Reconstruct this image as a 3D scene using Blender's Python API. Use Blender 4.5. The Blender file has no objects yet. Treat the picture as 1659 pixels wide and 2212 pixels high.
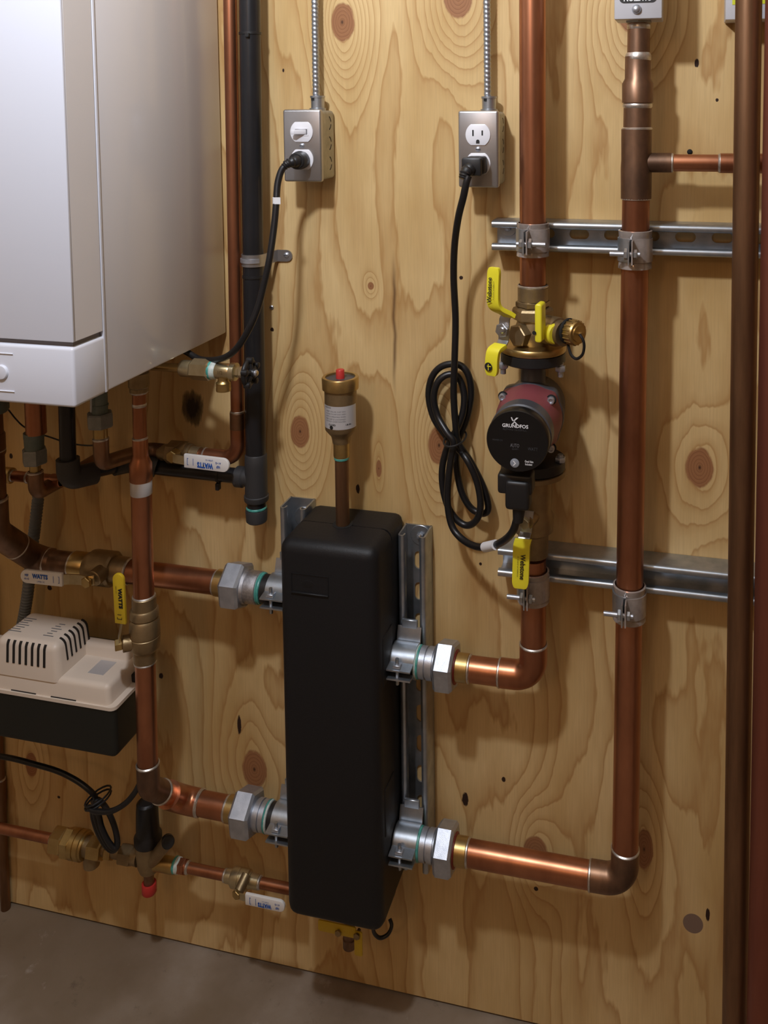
import bpy, bmesh, math, random
from mathutils import Vector, Matrix
random.seed(7)
PI = math.pi
SC = bpy.context.scene
COL = SC.collection
V = Vector

# ---------------------------------------------------------------- camera
# World: x along the plywood wall, y into the wall (wall face y = 0), z up, camera height z = 0
F, CX, CY, DW = 1972.905, 1010.468, 374.396, 1.256
YAW, PIT, ROL = 0.2373871, 0.0730205, -0.0066005
def _rot():
    c, s = math.cos, math.sin
    Ry = Matrix(((c(YAW), 0, s(YAW)), (0, 1, 0), (-s(YAW), 0, c(YAW))))
    Rx = Matrix(((1, 0, 0), (0, c(PIT), -s(PIT)), (0, s(PIT), c(PIT))))
    Rz = Matrix(((c(ROL), -s(ROL), 0), (s(ROL), c(ROL), 0), (0, 0, 1)))
    return Rz @ Rx @ Ry
RM = _rot()
def w3(v): return V((v[0], v[2], -v[1]))
ax, ay, az = w3(RM[0]), -w3(RM[1]), -w3(RM[2])
cam = bpy.data.cameras.new('camera')
cam.sensor_fit = 'VERTICAL'; cam.sensor_height = 36.0; cam.sensor_width = 27.0
cam.lens = F / 2212 * 36.0
cam.shift_x = (829.5 - CX) / 2212
cam.shift_y = (CY - 1106) / 2212
cam.clip_start = 0.02; cam.clip_end = 30
camo = bpy.data.objects.new('camera', cam); COL.objects.link(camo)
camo.matrix_world = Matrix(((ax.x, ay.x, az.x, 0), (ax.y, ay.y, az.y, -DW), (ax.z, ay.z, az.z, 0), (0, 0, 0, 1)))
SC.camera = camo
def at(u, v, d):
    """world point seen at picture position (u, v) standing d metres off the wall"""
    r = RM.transposed() @ V(((u - CX) / F, (v - CY) / F, 1.0))
    r = r * ((DW - d) / r.z)
    return V((r.x, -d, -r.y))
def X(u, v, d): return at(u, v, d).x
def Z(u, v, d): return at(u, v, d).z

# ---------------------------------------------------------------- light
SC.view_settings.view_transform = 'Standard'
SC.view_settings.look = 'None'
SC.view_settings.gamma = 1.0
SC.view_settings.use_curve_mapping = False
SC.view_settings.exposure = -0.10
wd = bpy.data.worlds.new('world'); SC.world = wd; wd.use_nodes = True
wd.node_tree.nodes['Background'].inputs[0].default_value = (0.9, 0.93, 1.0, 1)
wd.node_tree.nodes['Background'].inputs[1].default_value = 0.05
def lamp(name, loc, watts, radius, color):
    l = bpy.data.lights.new(name, 'POINT'); l.energy = watts; l.shadow_soft_size = radius; l.color = color
    o = bpy.data.objects.new(name, l); o.location = loc; COL.objects.link(o)
    return o
lamp('ceiling_bulb', (-0.44, -0.88, 0.575), 33.0, 0.035, (0.93, 0.985, 1.09))
lamp('warm_fill_lamp', (-0.6, -2.6, 0.70), 9.5, 0.10, (1.0, 0.60, 0.33))  # unseen fill lamp behind the camera, added to lift the shadows warmly

# ---------------------------------------------------------------- materials
class NT:
    def __init__(s, name):
        s.m = bpy.data.materials.new(name); s.m.use_nodes = True
        s.t = s.m.node_tree; s.b = s.t.nodes['Principled BSDF']
    def n(s, typ, **kw):
        nd = s.t.nodes.new(typ)
        for k, v in kw.items(): setattr(nd, k, v)
        return nd
    def put(s, sock, v):
        if v is None: return
        if isinstance(v, bpy.types.NodeSocket): s.t.links.new(v, sock)
        elif isinstance(v, (tuple, list)) and len(v) == 3 and sock.type == 'RGBA': sock.default_value = (*v, 1)
        else: sock.default_value = v
    def math(s, op, a, b=None, c=None, clamp=False):
        nd = s.n('ShaderNodeMath', operation=op); nd.use_clamp = clamp
        for i, v in enumerate((a, b, c)): s.put(nd.inputs[i], v)
        return nd.outputs[0]
    def coord(s, kind='Object'):
        return s.n('ShaderNodeTexCoord').outputs[kind]
    def noise(s, vec, scale, detail=3, rough=.5, dist=0, dim='3D'):
        nd = s.n('ShaderNodeTexNoise'); nd.noise_dimensions = dim
        s.put(nd.inputs['Vector'], vec)
        for k, v in (('Scale', scale), ('Detail', detail), ('Roughness', rough), ('Distortion', dist)): nd.inputs[k].default_value = v
        return nd.outputs[0]
    def scale(s, vec, sc, loc=(0, 0, 0)):
        nd = s.n('ShaderNodeMapping'); s.put(nd.inputs['Vector'], vec)
        nd.inputs['Scale'].default_value = sc; nd.inputs['Location'].default_value = loc
        return nd.outputs[0]
    def ramp(s, fac, stops, interp='LINEAR'):
        nd = s.n('ShaderNodeValToRGB'); s.put(nd.inputs[0], fac); cr = nd.color_ramp; cr.interpolation = interp
        while len(cr.elements) < len(stops): cr.elements.new(0.5)
        for e, (p, c) in zip(cr.elements, stops):
            e.position = p; e.color = (*c, 1) if isinstance(c, (tuple, list)) else (c, c, c, 1)
        return nd.outputs[0]
    def mix(s, fac, a, b, blend='MIX'):
        nd = s.n('ShaderNodeMix'); nd.data_type = 'RGBA'; nd.blend_type = blend
        s.put(nd.inputs[0], fac); s.put(nd.inputs[6], a); s.put(nd.inputs[7], b)
        return nd.outputs[2]
    def bump(s, h, strength=.3, dist=.001):
        nd = s.n('ShaderNodeBump'); nd.inputs['Strength'].default_value = strength; nd.inputs['Distance'].default_value = dist
        s.put(nd.inputs['Height'], h); s.put(s.b.inputs['Normal'], nd.outputs[0])
    def set(s, **kw):
        names = dict(color='Base Color', rough='Roughness', metal='Metallic', spec='Specular IOR Level', coat='Coat Weight', coat_rough='Coat Roughness', trans='Transmission Weight', alpha='Alpha', ior='IOR')
        for k, v in kw.items(): s.put(s.b.inputs[names[k]], v)
        return s
def simple(name, color, rough=.5, metal=0, var=.0, vscale=30, bump=0, bscale=300, spec=.5, coat=0, dark=None, stretch=(1, 1, 1), rvar=0):
    t = NT(name)
    c = t.coord()
    col = color
    if var > 0 or dark:
        nz = t.noise(t.scale(c, stretch), vscale, 5, .6)
        d = dark or tuple(x * (1 - var) for x in color)
        col = t.mix(t.ramp(nz, [(.35, 0.0), (.65, 1.0)]), color, d)
        if rvar: rough = t.math('ADD', t.math('MULTIPLY', nz, rvar), rough - rvar / 2)
    t.set(color=col, rough=rough, metal=metal, spec=spec, coat=coat)
    if bump: t.bump(t.noise(c, bscale, 3, .6), bump, .0006)
    return t.m
MT = {}
MT['copper'] = simple('copper', (.54, .235, .125), .34, .92, dark=(.29, .115, .06), vscale=11, stretch=(1, 1, .35), rvar=.16)
MT['old_copper'] = simple('brown copper', (.33, .19, .115), .42, .85, dark=(.13, .078, .052), vscale=18, stretch=(1, 1, .5), rvar=.2)
MT['dark_copper'] = simple('dull dark copper', (.27, .145, .075), .42, .8, dark=(.17, .088, .045), vscale=20, stretch=(3, 3, .3), rvar=.15)
MT['red_copper'] = simple('reddish copper', (.33, .12, .078), .45, .85, dark=(.27, .09, .06), vscale=18, stretch=(3, 3, .3), rvar=.15)
MT['brass'] = simple('brass', (.62, .46, .20), .33, .95, dark=(.45, .31, .12), vscale=24, rvar=.15)
MT['old_brass'] = simple('cast brass', (.40, .30, .165), .45, .85, dark=(.26, .19, .105), vscale=22, bump=.25, bscale=500, rvar=.15)
MT['bright_brass'] = simple('pale plated brass', (.66, .58, .38), .3, .9, dark=(.52, .43, .25), vscale=40, bump=.1, bscale=600)
MT['tin'] = simple('solder', (.78, .75, .71), .34, .9, dark=(.52, .48, .44), vscale=120)
MT['zinc'] = simple('galvanized steel', (.50, .53, .57), .38, .9, dark=(.36, .40, .44), vscale=40, rvar=.2)
MT['dull_zinc'] = simple('dull galvanized steel', (.46, .45, .40), .5, .8, dark=(.33, .33, .29), vscale=50)
MT['steel_plate'] = simple('stamped steel', (.53, .535, .55), .34, .92, dark=(.44, .445, .46), vscale=18, rvar=.18)
MT['chrome'] = simple('plated nut steel', (.57, .60, .66), .42, .85, dark=(.44, .47, .53), vscale=60, bump=.25, bscale=900)
MT['knurl'] = simple('knurled steel', (.66, .66, .69), .3, .9, dark=(.45, .45, .48), vscale=300, bump=.8, bscale=1500)
MT['pewter'] = simple('grey oxidized nut', (.30, .31, .30), .55, .6, dark=(.22, .235, .23), vscale=50)
MT['patina'] = simple('green grey fitting', (.19, .225, .21), .6, .5, dark=(.13, .165, .15), vscale=40)
MT['black_plastic'] = simple('black plastic', (.012, .012, .013), .42, 0, bump=.05, bscale=600)
MT['black_pipe'] = simple('black pipe plastic', (.014, .0145, .017), .3, 0, var=.2, vscale=30)
MT['grey_black_plastic'] = simple('charcoal plastic', (.034, .034, .036), .5, 0, bump=.1, bscale=500)
MT['rubber'] = simple('black rubber cord', (.009, .009, .010), .36, 0)
MT['gloss_black'] = simple('gloss black panel', (.006, .006, .0065), .3, 0)
MT['foam'] = simple('black moulded foam', (.012, .012, .0135), .5, 0, var=.3, vscale=500, bump=.35, bscale=420, spec=.32)
MT['seam'] = simple('dark gap', (.004, .004, .004), .8)
MT['white_enamel'] = simple('white enamel', (.72, .745, .83), .28, 0, coat=.25)
MT['grey_enamel'] = simple('pale grey enamel', (.68, .66, .67), .22, 0, coat=.3)
MT['shadow_gap'] = simple('grey recessed strip', (.22, .21, .22), .5)
MT['white_plastic'] = simple('white plastic', (.80, .80, .84), .35)
MT['cream_plastic'] = simple('cream plastic', (.72, .62, .52), .42, 0, bump=.05, bscale=900)
MT['tank_plastic'] = simple('dark tank plastic', (.009, .011, .009), .5, 0, bump=.08, bscale=300)
MT['slot_dark'] = simple('vent slot', (.010, .007, .005), .8)
MT['yellow_vinyl'] = simple('yellow vinyl', (.86, .76, .035), .36, 0, var=.06, vscale=20)
MT['ochre_vinyl'] = simple('golden yellow vinyl', (.60, .42, .02), .42)
MT['white_vinyl'] = simple('white vinyl', (.80, .78, .76), .38)
MT['blue_ink'] = simple('blue ink', (.02, .10, .42), .5)
MT['black_ink'] = simple('black ink', (.012, .012, .012), .5)
MT['grey_ink'] = simple('grey ink', (.16, .16, .17), .5)
MT['faint_ink'] = simple('faint grey ink', (.055, .055, .06), .5)
MT['white_ink'] = simple('white ink', (.82, .82, .84), .5)
MT['red_plastic'] = simple('red plastic', (.52, .035, .03), .42)
MT['dark_red'] = simple('dark red gasket', (.22, .02, .018), .45)
MT['red_paint'] = simple('matt red paint', (.215, .050, .058), .5, 0, var=.1, vscale=30, bump=.1, bscale=400)
MT['grey_cast'] = simple('dark grey cast iron', (.075, .078, .09), .38, .3, bump=.2, bscale=300)
MT['teal'] = simple('teal thread sealant', (.10, .42, .36), .35, 0, dark=(.05, .25, .22), vscale=200)
MT['ptfe'] = simple('white thread tape', (.70, .72, .69), .5, 0, dark=(.42, .52, .47), vscale=120)
MT['conduit_grey'] = simple('grey corrugated conduit', (.15, .165, .175), .5)
MT['film'] = simple('dusty clear sleeve', (.46, .41, .38), .16, .35, dark=(.33, .28, .25), vscale=50, bump=.35, bscale=90)
MT['label_white'] = simple('paper label', (.78, .78, .80), .45)
MT['label_silver'] = simple('silver label', (.60, .59, .60), .4, .35)
MT['grey_plate'] = simple('painted light grey steel', (.58, .58, .61), .42, .15)
MT['label_green'] = simple('yellow green label', (.62, .66, .03), .5)
MT['button_grey'] = simple('grey button', (.26, .28, .32), .4)
MT['ceiling_paint'] = simple('white ceiling board', (.84, .80, .72), .8)
MT['paint'] = simple('bare plywood board', (.40, .30, .19), .8)

# plywood ------------------------------------------------------------------
KNOTS = [  # u, v, half width m, half height m, strength of the swirl around it
    (740, 48, .0185, .029, 1.0), (990, -8, .022, .032, 1.0), (1372, 18, .026, .034, 1.0), (648, 932, .0165, .026, .9),
    (948, 962, .017, .030, .9), (1511, 1010, .020, .029, .55), (549, 1662, .022, .033, .6), (1158, 1842, .019, .027, .6),
    (1392, 1835, .013, .032, .5), (68, 1652, .012, .022, .4), (818, 1012, .0045, .014, .3), (802, 618, .005, .006, .35)]
SPOTS = [(612, 152, .0017, .0028), (1505, 136, .0030, .0062), (1549, 216, .0022, .0024), (773, 1056, .0032, .0075), (517, 1566, .0035, .017),
    (1005, 1727, .005, .011), (1088, 1684, .003, .004), (996, 600, .0028, .003), (1529, 1976, .003, .010), (588, 712, .0032, .0032),
    (107, 1270, .0045, .0045), (24, 985, .0035, .0045), (127, 1722, .003, .0025), (348, 1460, .004, .005), (1158, 1920, .0035, .0035), (1038, 1218, .0022, .0026), (1175, 1388, .002, .004)]
def plywood():
    t = NT('pine plywood')
    c = t.coord('Object')
    sp = t.n('ShaderNodeSeparateXYZ'); t.put(sp.inputs[0], c)
    x, z = sp.outputs[0], sp.outputs[2]
    warp = t.noise(t.scale(c, (5.0, 1, 1.3)), 1.0, 2, .45)
    warp2 = t.noise(t.scale(c, (30, 1, 5.5)), 1.0, 3, .6)
    h = t.math('ADD', t.math('MULTIPLY', warp, 11.0), t.math('MULTIPLY', warp2, 1.05))
    h = t.math('ADD', h, t.math('MULTIPLY', x, 15.0))
    kmask = None; kdist = None
    for (u, v, a, b, s) in KNOTS:
        p = at(u, v, 0)
        wx = t.math('ADD', x, t.math('MULTIPLY', t.math('SUBTRACT', warp2, .5), .006))
        qx = t.math('DIVIDE', t.math('SUBTRACT', wx, p.x), a); qz = t.math('DIVIDE', t.math('SUBTRACT', z, p.z), b)
        q = t.math('ADD', t.math('MULTIPLY', qx, qx), t.math('MULTIPLY', qz, qz))
        q2 = t.math('ADD', t.math('MULTIPLY', t.math('MULTIPLY', qx, qx), .42), t.math('MULTIPLY', t.math('MULTIPLY', qz, qz), .22))
        g = t.math('MULTIPLY', t.math('POWER', 2.718, t.math('MULTIPLY', q2, -.55)), 7.8 * s)
        h = t.math('ADD', h, g)
        kdist = q if kdist is None else t.math('MINIMUM', kdist, q)
    fr = t.math('FRACT', h)
    lines = t.ramp(fr, [(0, .0), (.45, .08), (.80, .46), (.93, 1.0), (1.0, .0)])
    fibre = t.noise(t.scale(c, (420, 1, 14)), 1.0, 4, .65)
    blotch = t.noise(t.scale(c, (7, 1, 2.4), (3, 0, 1)), 1.0, 4, .6)
    base = t.mix(t.ramp(blotch, [(.33, 0.0), (.66, 1.0)]), (.77, .562, .275), (.58, .38, .15))
    col = t.mix(t.math('MULTIPLY', lines, .72), base, (.42, .215, .065))
    col = t.mix(t.math('MULTIPLY', t.ramp(fibre, [(.42, 0.0), (.72, 1.0)]), .22), col, (.36, .22, .10))
    pc = at(852, 700, 0)
    cw = t.math('ABSOLUTE', t.math('ADD', t.math('SUBTRACT', x, pc.x), t.math('MULTIPLY', t.math('SUBTRACT', t.noise(t.scale(c, (0, 0, 14)), 1, 2), .5), .012)))
    cz = t.math('ABSOLUTE', t.math('SUBTRACT', z, pc.z))
    cm = t.math('MULTIPLY', t.ramp(cw, [(0, 1.0), (.0007, 0.0)]), t.ramp(cz, [(.05, .8), (.11, 0.0)]))
    col = t.mix(cm, col, (.10, .045, .02))
    # knots: reddish ovals with their own rings
    kr = t.math('SQRT', kdist)
    ringf = t.math('FRACT', t.math('ADD', t.math('MULTIPLY', kr, 5.5), t.math('MULTIPLY', warp2, 1.4)))
    kcol = t.mix(t.ramp(ringf, [(0, 0.0), (.7, .35), (.95, 1.0)]), (.36, .165, .07), (.25, .105, .045))
    kcol = t.mix(t.ramp(kr, [(.02, 1.0), (.16, 0.0)]), kcol, (.06, .025, .012))
    edge = t.math('ADD', kr, t.math('MULTIPLY', t.math('SUBTRACT', t.noise(t.scale(c, (70, 1, 40)), 1, 3, .6), .5), .35))
    col = t.mix(t.ramp(edge, [(.88, 1.0), (1.02, 0.0)]), col, kcol)
    halo = t.ramp(kr, [(.9, .42), (1.75, 0.0)])
    col = t.mix(t.math('MULTIPLY', halo, t.ramp(edge, [(.9, 0.0), (1.05, 1.0)])), col, (.43, .225, .075))
    # holes and small resin spots
    sm = None
    for (u, v, a, b) in SPOTS:
        p = at(u, v, 0)
        qx = t.math('DIVIDE', t.math('SUBTRACT', x, p.x), a); qz = t.math('DIVIDE', t.math('SUBTRACT', z, p.z), b)
        q = t.math('ADD', t.math('MULTIPLY', qx, qx), t.math('MULTIPLY', qz, qz))
        sm = q if sm is None else t.math('MINIMUM', sm, q)
    sm = t.math('ADD', sm, t.math('MULTIPLY', t.math('SUBTRACT', t.noise(t.scale(c, (300, 1, 150)), 1, 2, .6), .5), 1.3))
    col = t.mix(t.ramp(sm, [(.7, 1.0), (1.0, .35), (1.8, 0.0)]), col, (.035, .016, .010))
    # scorch mark of the soldering torch
    p = at(416, 882, 0)
    qx = t.math('DIVIDE', t.math('SUBTRACT', x, p.x), .0205); qz = t.math('DIVIDE', t.math('SUBTRACT', z, p.z), .030)
    q = t.math('SQRT', t.math('ADD', t.math('MULTIPLY', qx, qx), t.math('MULTIPLY', qz, qz)))
    q = t.math('ADD', q, t.math('MULTIPLY', t.math('SUBTRACT', t.noise(t.scale(c, (150, 1, 28)), 1, 4, .65), .5), 1.1))
    col = t.mix(t.ramp(q, [(.45, .97), (.8, .7), (1.25, 0.0)]), col, (.018, .011, .007))
    # the plugged knot low on the right
    p = at(1497, 1995, 0)
    qx = t.math('DIVIDE', t.math('SUBTRACT', x, p.x), .0142); qz = t.math('DIVIDE', t.math('SUBTRACT', z, p.z), .0150)
    q = t.math('ADD', t.math('MULTIPLY', qx, qx), t.math('MULTIPLY', qz, qz))
    col = t.mix(t.ramp(q, [(.93, 1.0), (1.03, 0.0)]), col, (.22, .145, .105))
    t.set(color=col, rough=.55, spec=.3)
    t.bump(t.math('ADD', t.math('MULTIPLY', lines, -.6), t.math('MULTIPLY', fibre, .5)), .25, .0008)
    return t.m
def concrete():
    t = NT('old concrete')
    c = t.coord('Object')
    n1 = t.noise(c, 5.5, 6, .62); n2 = t.noise(c, 23, 6, .7); n3 = t.noise(t.scale(c, (1, 1, 1), (7, 3, 0)), 2.6, 4, .6)
    col = t.ramp(n1, [(.3, (.20, .15, .11)), (.5, (.32, .26, .205)), (.7, (.44, .385, .33))])
    col = t.mix(t.ramp(n3, [(.42, 0.0), (.62, .75)]), col, (.20, .145, .09))
    col = t.mix(t.ramp(n2, [(.62, 0.0), (.74, .5)]), col, (.46, .41, .36))
    col = t.mix(t.ramp(n2, [(.28, .6), (.38, 0.0)]), col, (.12, .085, .06))
    t.set(color=col, rough=.75, spec=.3)
    t.bump(n2, .35, .002)
    return t.m
MT['plywood'] = plywood()
MT['concrete'] = concrete()

# ---------------------------------------------------------------- mesh helpers (world coordinates throughout)
def new(): return bmesh.new()
def frame(d):
    d = V(d).normalized()
    r = V((0, 0, 1)) if abs(d.z) < .9 else V((0, -1, 0))
    u = r.cross(d).normalized(); v = d.cross(u).normalized()
    return d, u, v
def lathe(a, d, prof, seg=32, phase=0., bm=None, caps=True, squash=1.0):
    """surface of revolution: prof = [(distance along d, radius)]"""
    bm = bm or new(); a = V(a); d, u, v = frame(d); rings = []
    for t, r in prof:
        if r <= 1e-6: rings.append([bm.verts.new(a + d * t)]); continue
        rings.append([bm.verts.new(a + d * t + u * math.cos(phase + 2 * PI * k / seg) * r + v * math.sin(phase + 2 * PI * k / seg) * r * squash) for k in range(seg)])
    for A, B in zip(rings, rings[1:]):
        if len(A) == 1 and len(B) == 1: continue
        for k in range(seg):
            j = (k + 1) % seg
            if len(A) == 1: bm.faces.new((A[0], B[j], B[k]))
            elif len(B) == 1: bm.faces.new((A[k], A[j], B[0]))
            else: bm.faces.new((A[k], A[j], B[j], B[k]))
    if caps:
        if len(rings[0]) > 1: bm.faces.new(rings[0][::-1])
        if len(rings[-1]) > 1: bm.faces.new(rings[-1])
    return bm
def cyl(a, b, r, seg=32, bev=0, bm=None):
    a, b = V(a), V(b); L = (b - a).length
    prof = [(0, r), (L, r)] if not bev else [(0, r - bev), (bev, r), (L - bev, r), (L, r - bev)]
    return lathe(a, b - a, prof, seg, bm=bm)
def hexnut(a, d, L, R, ch=.0025, phase=PI / 6, bm=None, rin=None):
    """hexagon with chamfered ends, R = across corners / 2"""
    prof = [(0, R * .9), (ch, R), (L - ch, R), (L, R * .9)]
    bm = lathe(a, d, prof, 6, phase, bm=bm)
    return bm
def tubering(a, d, R, r, seg=40, n=10, bm=None):
    prof = [(math.sin(2 * PI * k / n) * r, R + math.cos(2 * PI * k / n) * r) for k in range(n + 1)]
    return lathe(a, d, prof, seg, bm=bm, caps=False)
def pipe_sleeve(a, d, L, ro, ri, seg=40, bm=None):
    return lathe(a, d, [(0, ri), (0, ro), (L, ro), (L, ri), (0, ri)], seg, bm=bm, caps=False)
def arcpath(pts, rad, n=10):
    """polyline with filleted corners"""
    pts = [V(p) for p in pts]; out = [pts[0]]
    if not isinstance(rad, (list, tuple)): rad = [rad] * (len(pts) - 2)
    for i in range(1, len(pts) - 1):
        p = pts[i]; d0 = (pts[i - 1] - p).normalized(); d1 = (pts[i + 1] - p).normalized()
        ang = d0.angle(d1); t = rad[i - 1] / math.tan(ang / 2)
        c = p + (d0 + d1).normalized() * (rad[i - 1] / math.sin(ang / 2))
        s, e = p + d0 * t - c, p + d1 * t - c
        tot = PI - ang; axis = s.cross(e).normalized()
        for k in range(n + 1): out.append(c + Matrix.Rotation(tot * k / n, 3, axis) @ s)
    out.append(pts[-1]); return out
def catmull(pts, n=8):
    P = [V(p) for p in pts]; P = [P[0] * 2 - P[1]] + P + [P[-1] * 2 - P[-2]]; out = []
    for i in range(1, len(P) - 2):
        for k in range(n):
            t = k / n; a, b, c, d = P[i - 1:i + 3]
            out.append(.5 * (2 * b + (c - a) * t + (2 * a - 5 * b + 4 * c - d) * t * t + (3 * b - a - 3 * c + d) * t ** 3))
    out.append(P[-2]); return out
def sweep(pts, r, seg=16, closed=False, bm=None, caps=True, rfun=None):
    bm = bm or new(); pts = [V(p) for p in pts]; n = len(pts); rings = []
    tang = []
    for i in range(n):
        a = pts[i - 1] if (i or closed) else pts[0]; b = pts[(i + 1) % n] if (i < n - 1 or closed) else pts[-1]
        tang.append((b - a).normalized())
    _, u, _ = frame(tang[0]); s = 0
    for i in range(n):
        if i:
            ax_ = tang[i - 1].cross(tang[i])
            if ax_.length > 1e-7: u = Matrix.Rotation(tang[i - 1].angle(tang[i]), 3, ax_.normalized()) @ u
            s += (pts[i] - pts[i - 1]).length
        u = (u - tang[i] * u.dot(tang[i])).normalized(); v = tang[i].cross(u)
        ring = []
        for k in range(seg):
            th = 2 * PI * k / seg
            rr = rfun(s, th, i) if rfun else (r[i] if isinstance(r, (list, tuple)) else r)
            ring.append(bm.verts.new(pts[i] + u * math.cos(th) * rr + v * math.sin(th) * rr))
        rings.append(ring)
    for i in range(n if closed else n - 1):
        A, B = rings[i], rings[(i + 1) % n]
        for k in range(seg):
            j = (k + 1) % seg; bm.faces.new((A[k], A[j], B[j], B[k]))
    if caps and not closed:
        bm.faces.new(rings[0][::-1]); bm.faces.new(rings[-1])
    return bm
def box(x0, x1, y0, y1, z0, z1, bev=0, seg=2, keep=None, bm=None, sel=None):
    """box; keep = (axis index, value): edges lying on that face stay sharp; sel(edge mid, edge dir) picks edges to round"""
    b = new()
    x0, x1 = sorted((x0, x1)); y0, y1 = sorted((y0, y1)); z0, z1 = sorted((z0, z1))
    bmesh.ops.create_cube(b, size=1)
    for v in b.verts: v.co = V(((x0 + x1) / 2 + v.co.x * (x1 - x0), (y0 + y1) / 2 + v.co.y * (y1 - y0), (z0 + z1) / 2 + v.co.z * (z1 - z0)))
    if bev:
        es = b.edges[:]
        if keep: es = [e for e in es if not all(abs(v.co[keep[0]] - keep[1]) < 1e-6 for v in e.verts)]
        if sel: es = [e for e in es if sel((e.verts[0].co + e.verts[1].co) / 2, (e.verts[1].co - e.verts[0].co).normalized())]
        bmesh.ops.bevel(b, geom=es, offset=bev, segments=seg, profile=.5, affect='EDGES', clamp_overlap=True)
    return b if bm is None else merge(bm, b)
def merge(bm, *others):
    for o in others:
        me = bpy.data.meshes.new('tmp'); o.to_mesh(me); o.free(); bm.from_mesh(me); bpy.data.meshes.remove(me)
    return bm
def xform(bm, M):
    bmesh.ops.transform(bm, matrix=M, verts=bm.verts[:]); return bm
def plate(o, ux, uy, poly, th, bev=0, seg=2, holes=(), bm=None):
    """flat plate: 2D outline in the frame (ux, uy) at o, thickened along ux x uy (both sides of nothing: from 0 to th)"""
    b = new(); o, ux, uy = V(o), V(ux).normalized(), V(uy).normalized(); n = ux.cross(uy)
    def put(lst): return [b.verts.new(o + ux * p[0] + uy * p[1]) for p in lst]
    if holes:
        es = []
        for lst in [poly] + list(holes):
            vs = put(lst); es += [b.edges.new((vs[i], vs[(i + 1) % len(vs)])) for i in range(len(vs))]
        bmesh.ops.triangle_fill(b, use_beauty=True, use_dissolve=False, edges=es)
    else: b.faces.new(put(poly))
    bmesh.ops.recalc_face_normals(b, faces=b.faces[:])
    r = bmesh.ops.extrude_face_region(b, geom=b.faces[:])
    bmesh.ops.translate(b, vec=n * th, verts=[g for g in r['geom'] if isinstance(g, bmesh.types.BMVert)])
    bmesh.ops.recalc_face_normals(b, faces=b.faces[:])
    if bev:
        es = [e for e in b.edges if len(e.link_faces) == 2 and e.calc_face_angle(0) > .6]
        bmesh.ops.bevel(b, geom=es, offset=bev, segments=seg, profile=.5, affect='EDGES', clamp_overlap=True)
    return b if bm is None else merge(bm, b)
def rr(w, h, r, n=6, cx=0, cy=0):
    out = []
    r = min(r, w / 2 - 1e-5, h / 2 - 1e-5)
    for qx, qy, a0 in ((1, 1, 0), (-1, 1, PI / 2), (-1, -1, PI), (1, -1, 1.5 * PI)):
        for k in range(n + 1):
            a = a0 + PI / 2 * k / n
            out.append((cx + qx * (w / 2 - r) + math.cos(a) * r, cy + qy * (h / 2 - r) + math.sin(a) * r))
    return out
def circ(r, n=24, cx=0, cy=0): return [(cx + r * math.cos(2 * PI * k / n), cy + r * math.sin(2 * PI * k / n)) for k in range(n)]
def strip(pts2, half, o, ux, uy, n_dir, width, th):
    """bent flat bar: centre line pts (3D), constant width along n_dir, thickness th"""
    b = new(); pts = [V(p) for p in pts2]; rings = []
    for i, p in enumerate(pts):
        w = V(n_dir).normalized() * (width[i] if isinstance(width, list) else width) / 2
        t = (pts[min(i + 1, len(pts) - 1)] - pts[max(i - 1, 0)]).normalized(); m = t.cross(w).normalized() * th / 2
        rings.append([b.verts.new(p + w + m), b.verts.new(p - w + m), b.verts.new(p - w - m), b.verts.new(p + w - m)])
    for A, B in zip(rings, rings[1:]):
        for k in range(4): b.faces.new((A[k], A[(k + 1) % 4], B[(k + 1) % 4], B[k]))
    b.faces.new(rings[0][::-1]); b.faces.new(rings[-1])
    bmesh.ops.recalc_face_normals(b, faces=b.faces[:])
    return b
def bar(pts, wdir, width, th, bev=0):
    b = strip(pts, 0, 0, 0, 0, wdir, width, th)
    if bev:
        es = [e for e in b.edges if len(e.link_faces) == 2 and e.calc_face_angle(0) > .9]
        bmesh.ops.bevel(b, geom=es, offset=bev, segments=3, profile=.5, affect='EDGES', clamp_overlap=True)
    return b

def handle(pts, wdir, width, th, bev, n=5):
    """flat lever sleeve with a rounded free end (last point)"""
    P = catmull(pts, 5) if len(pts) > 2 else [V(p) for p in pts]; t = (P[-1] - P[-2]).normalized(); e = P[-1]
    P = [p for p in P[:-1] if (p - e).length > width * .5] + [e - t * width * .5 * (1 - math.sin(PI / 2 * k / n)) for k in range(n)] + [e - t * width * .008]
    q = len(P) - n - 1
    W = [width] * q + [width * (.55 + .45 * math.cos(PI / 2 * k / n)) for k in range(n)] + [width * .52]
    return bar(P, wdir, W, th, bev)

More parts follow.
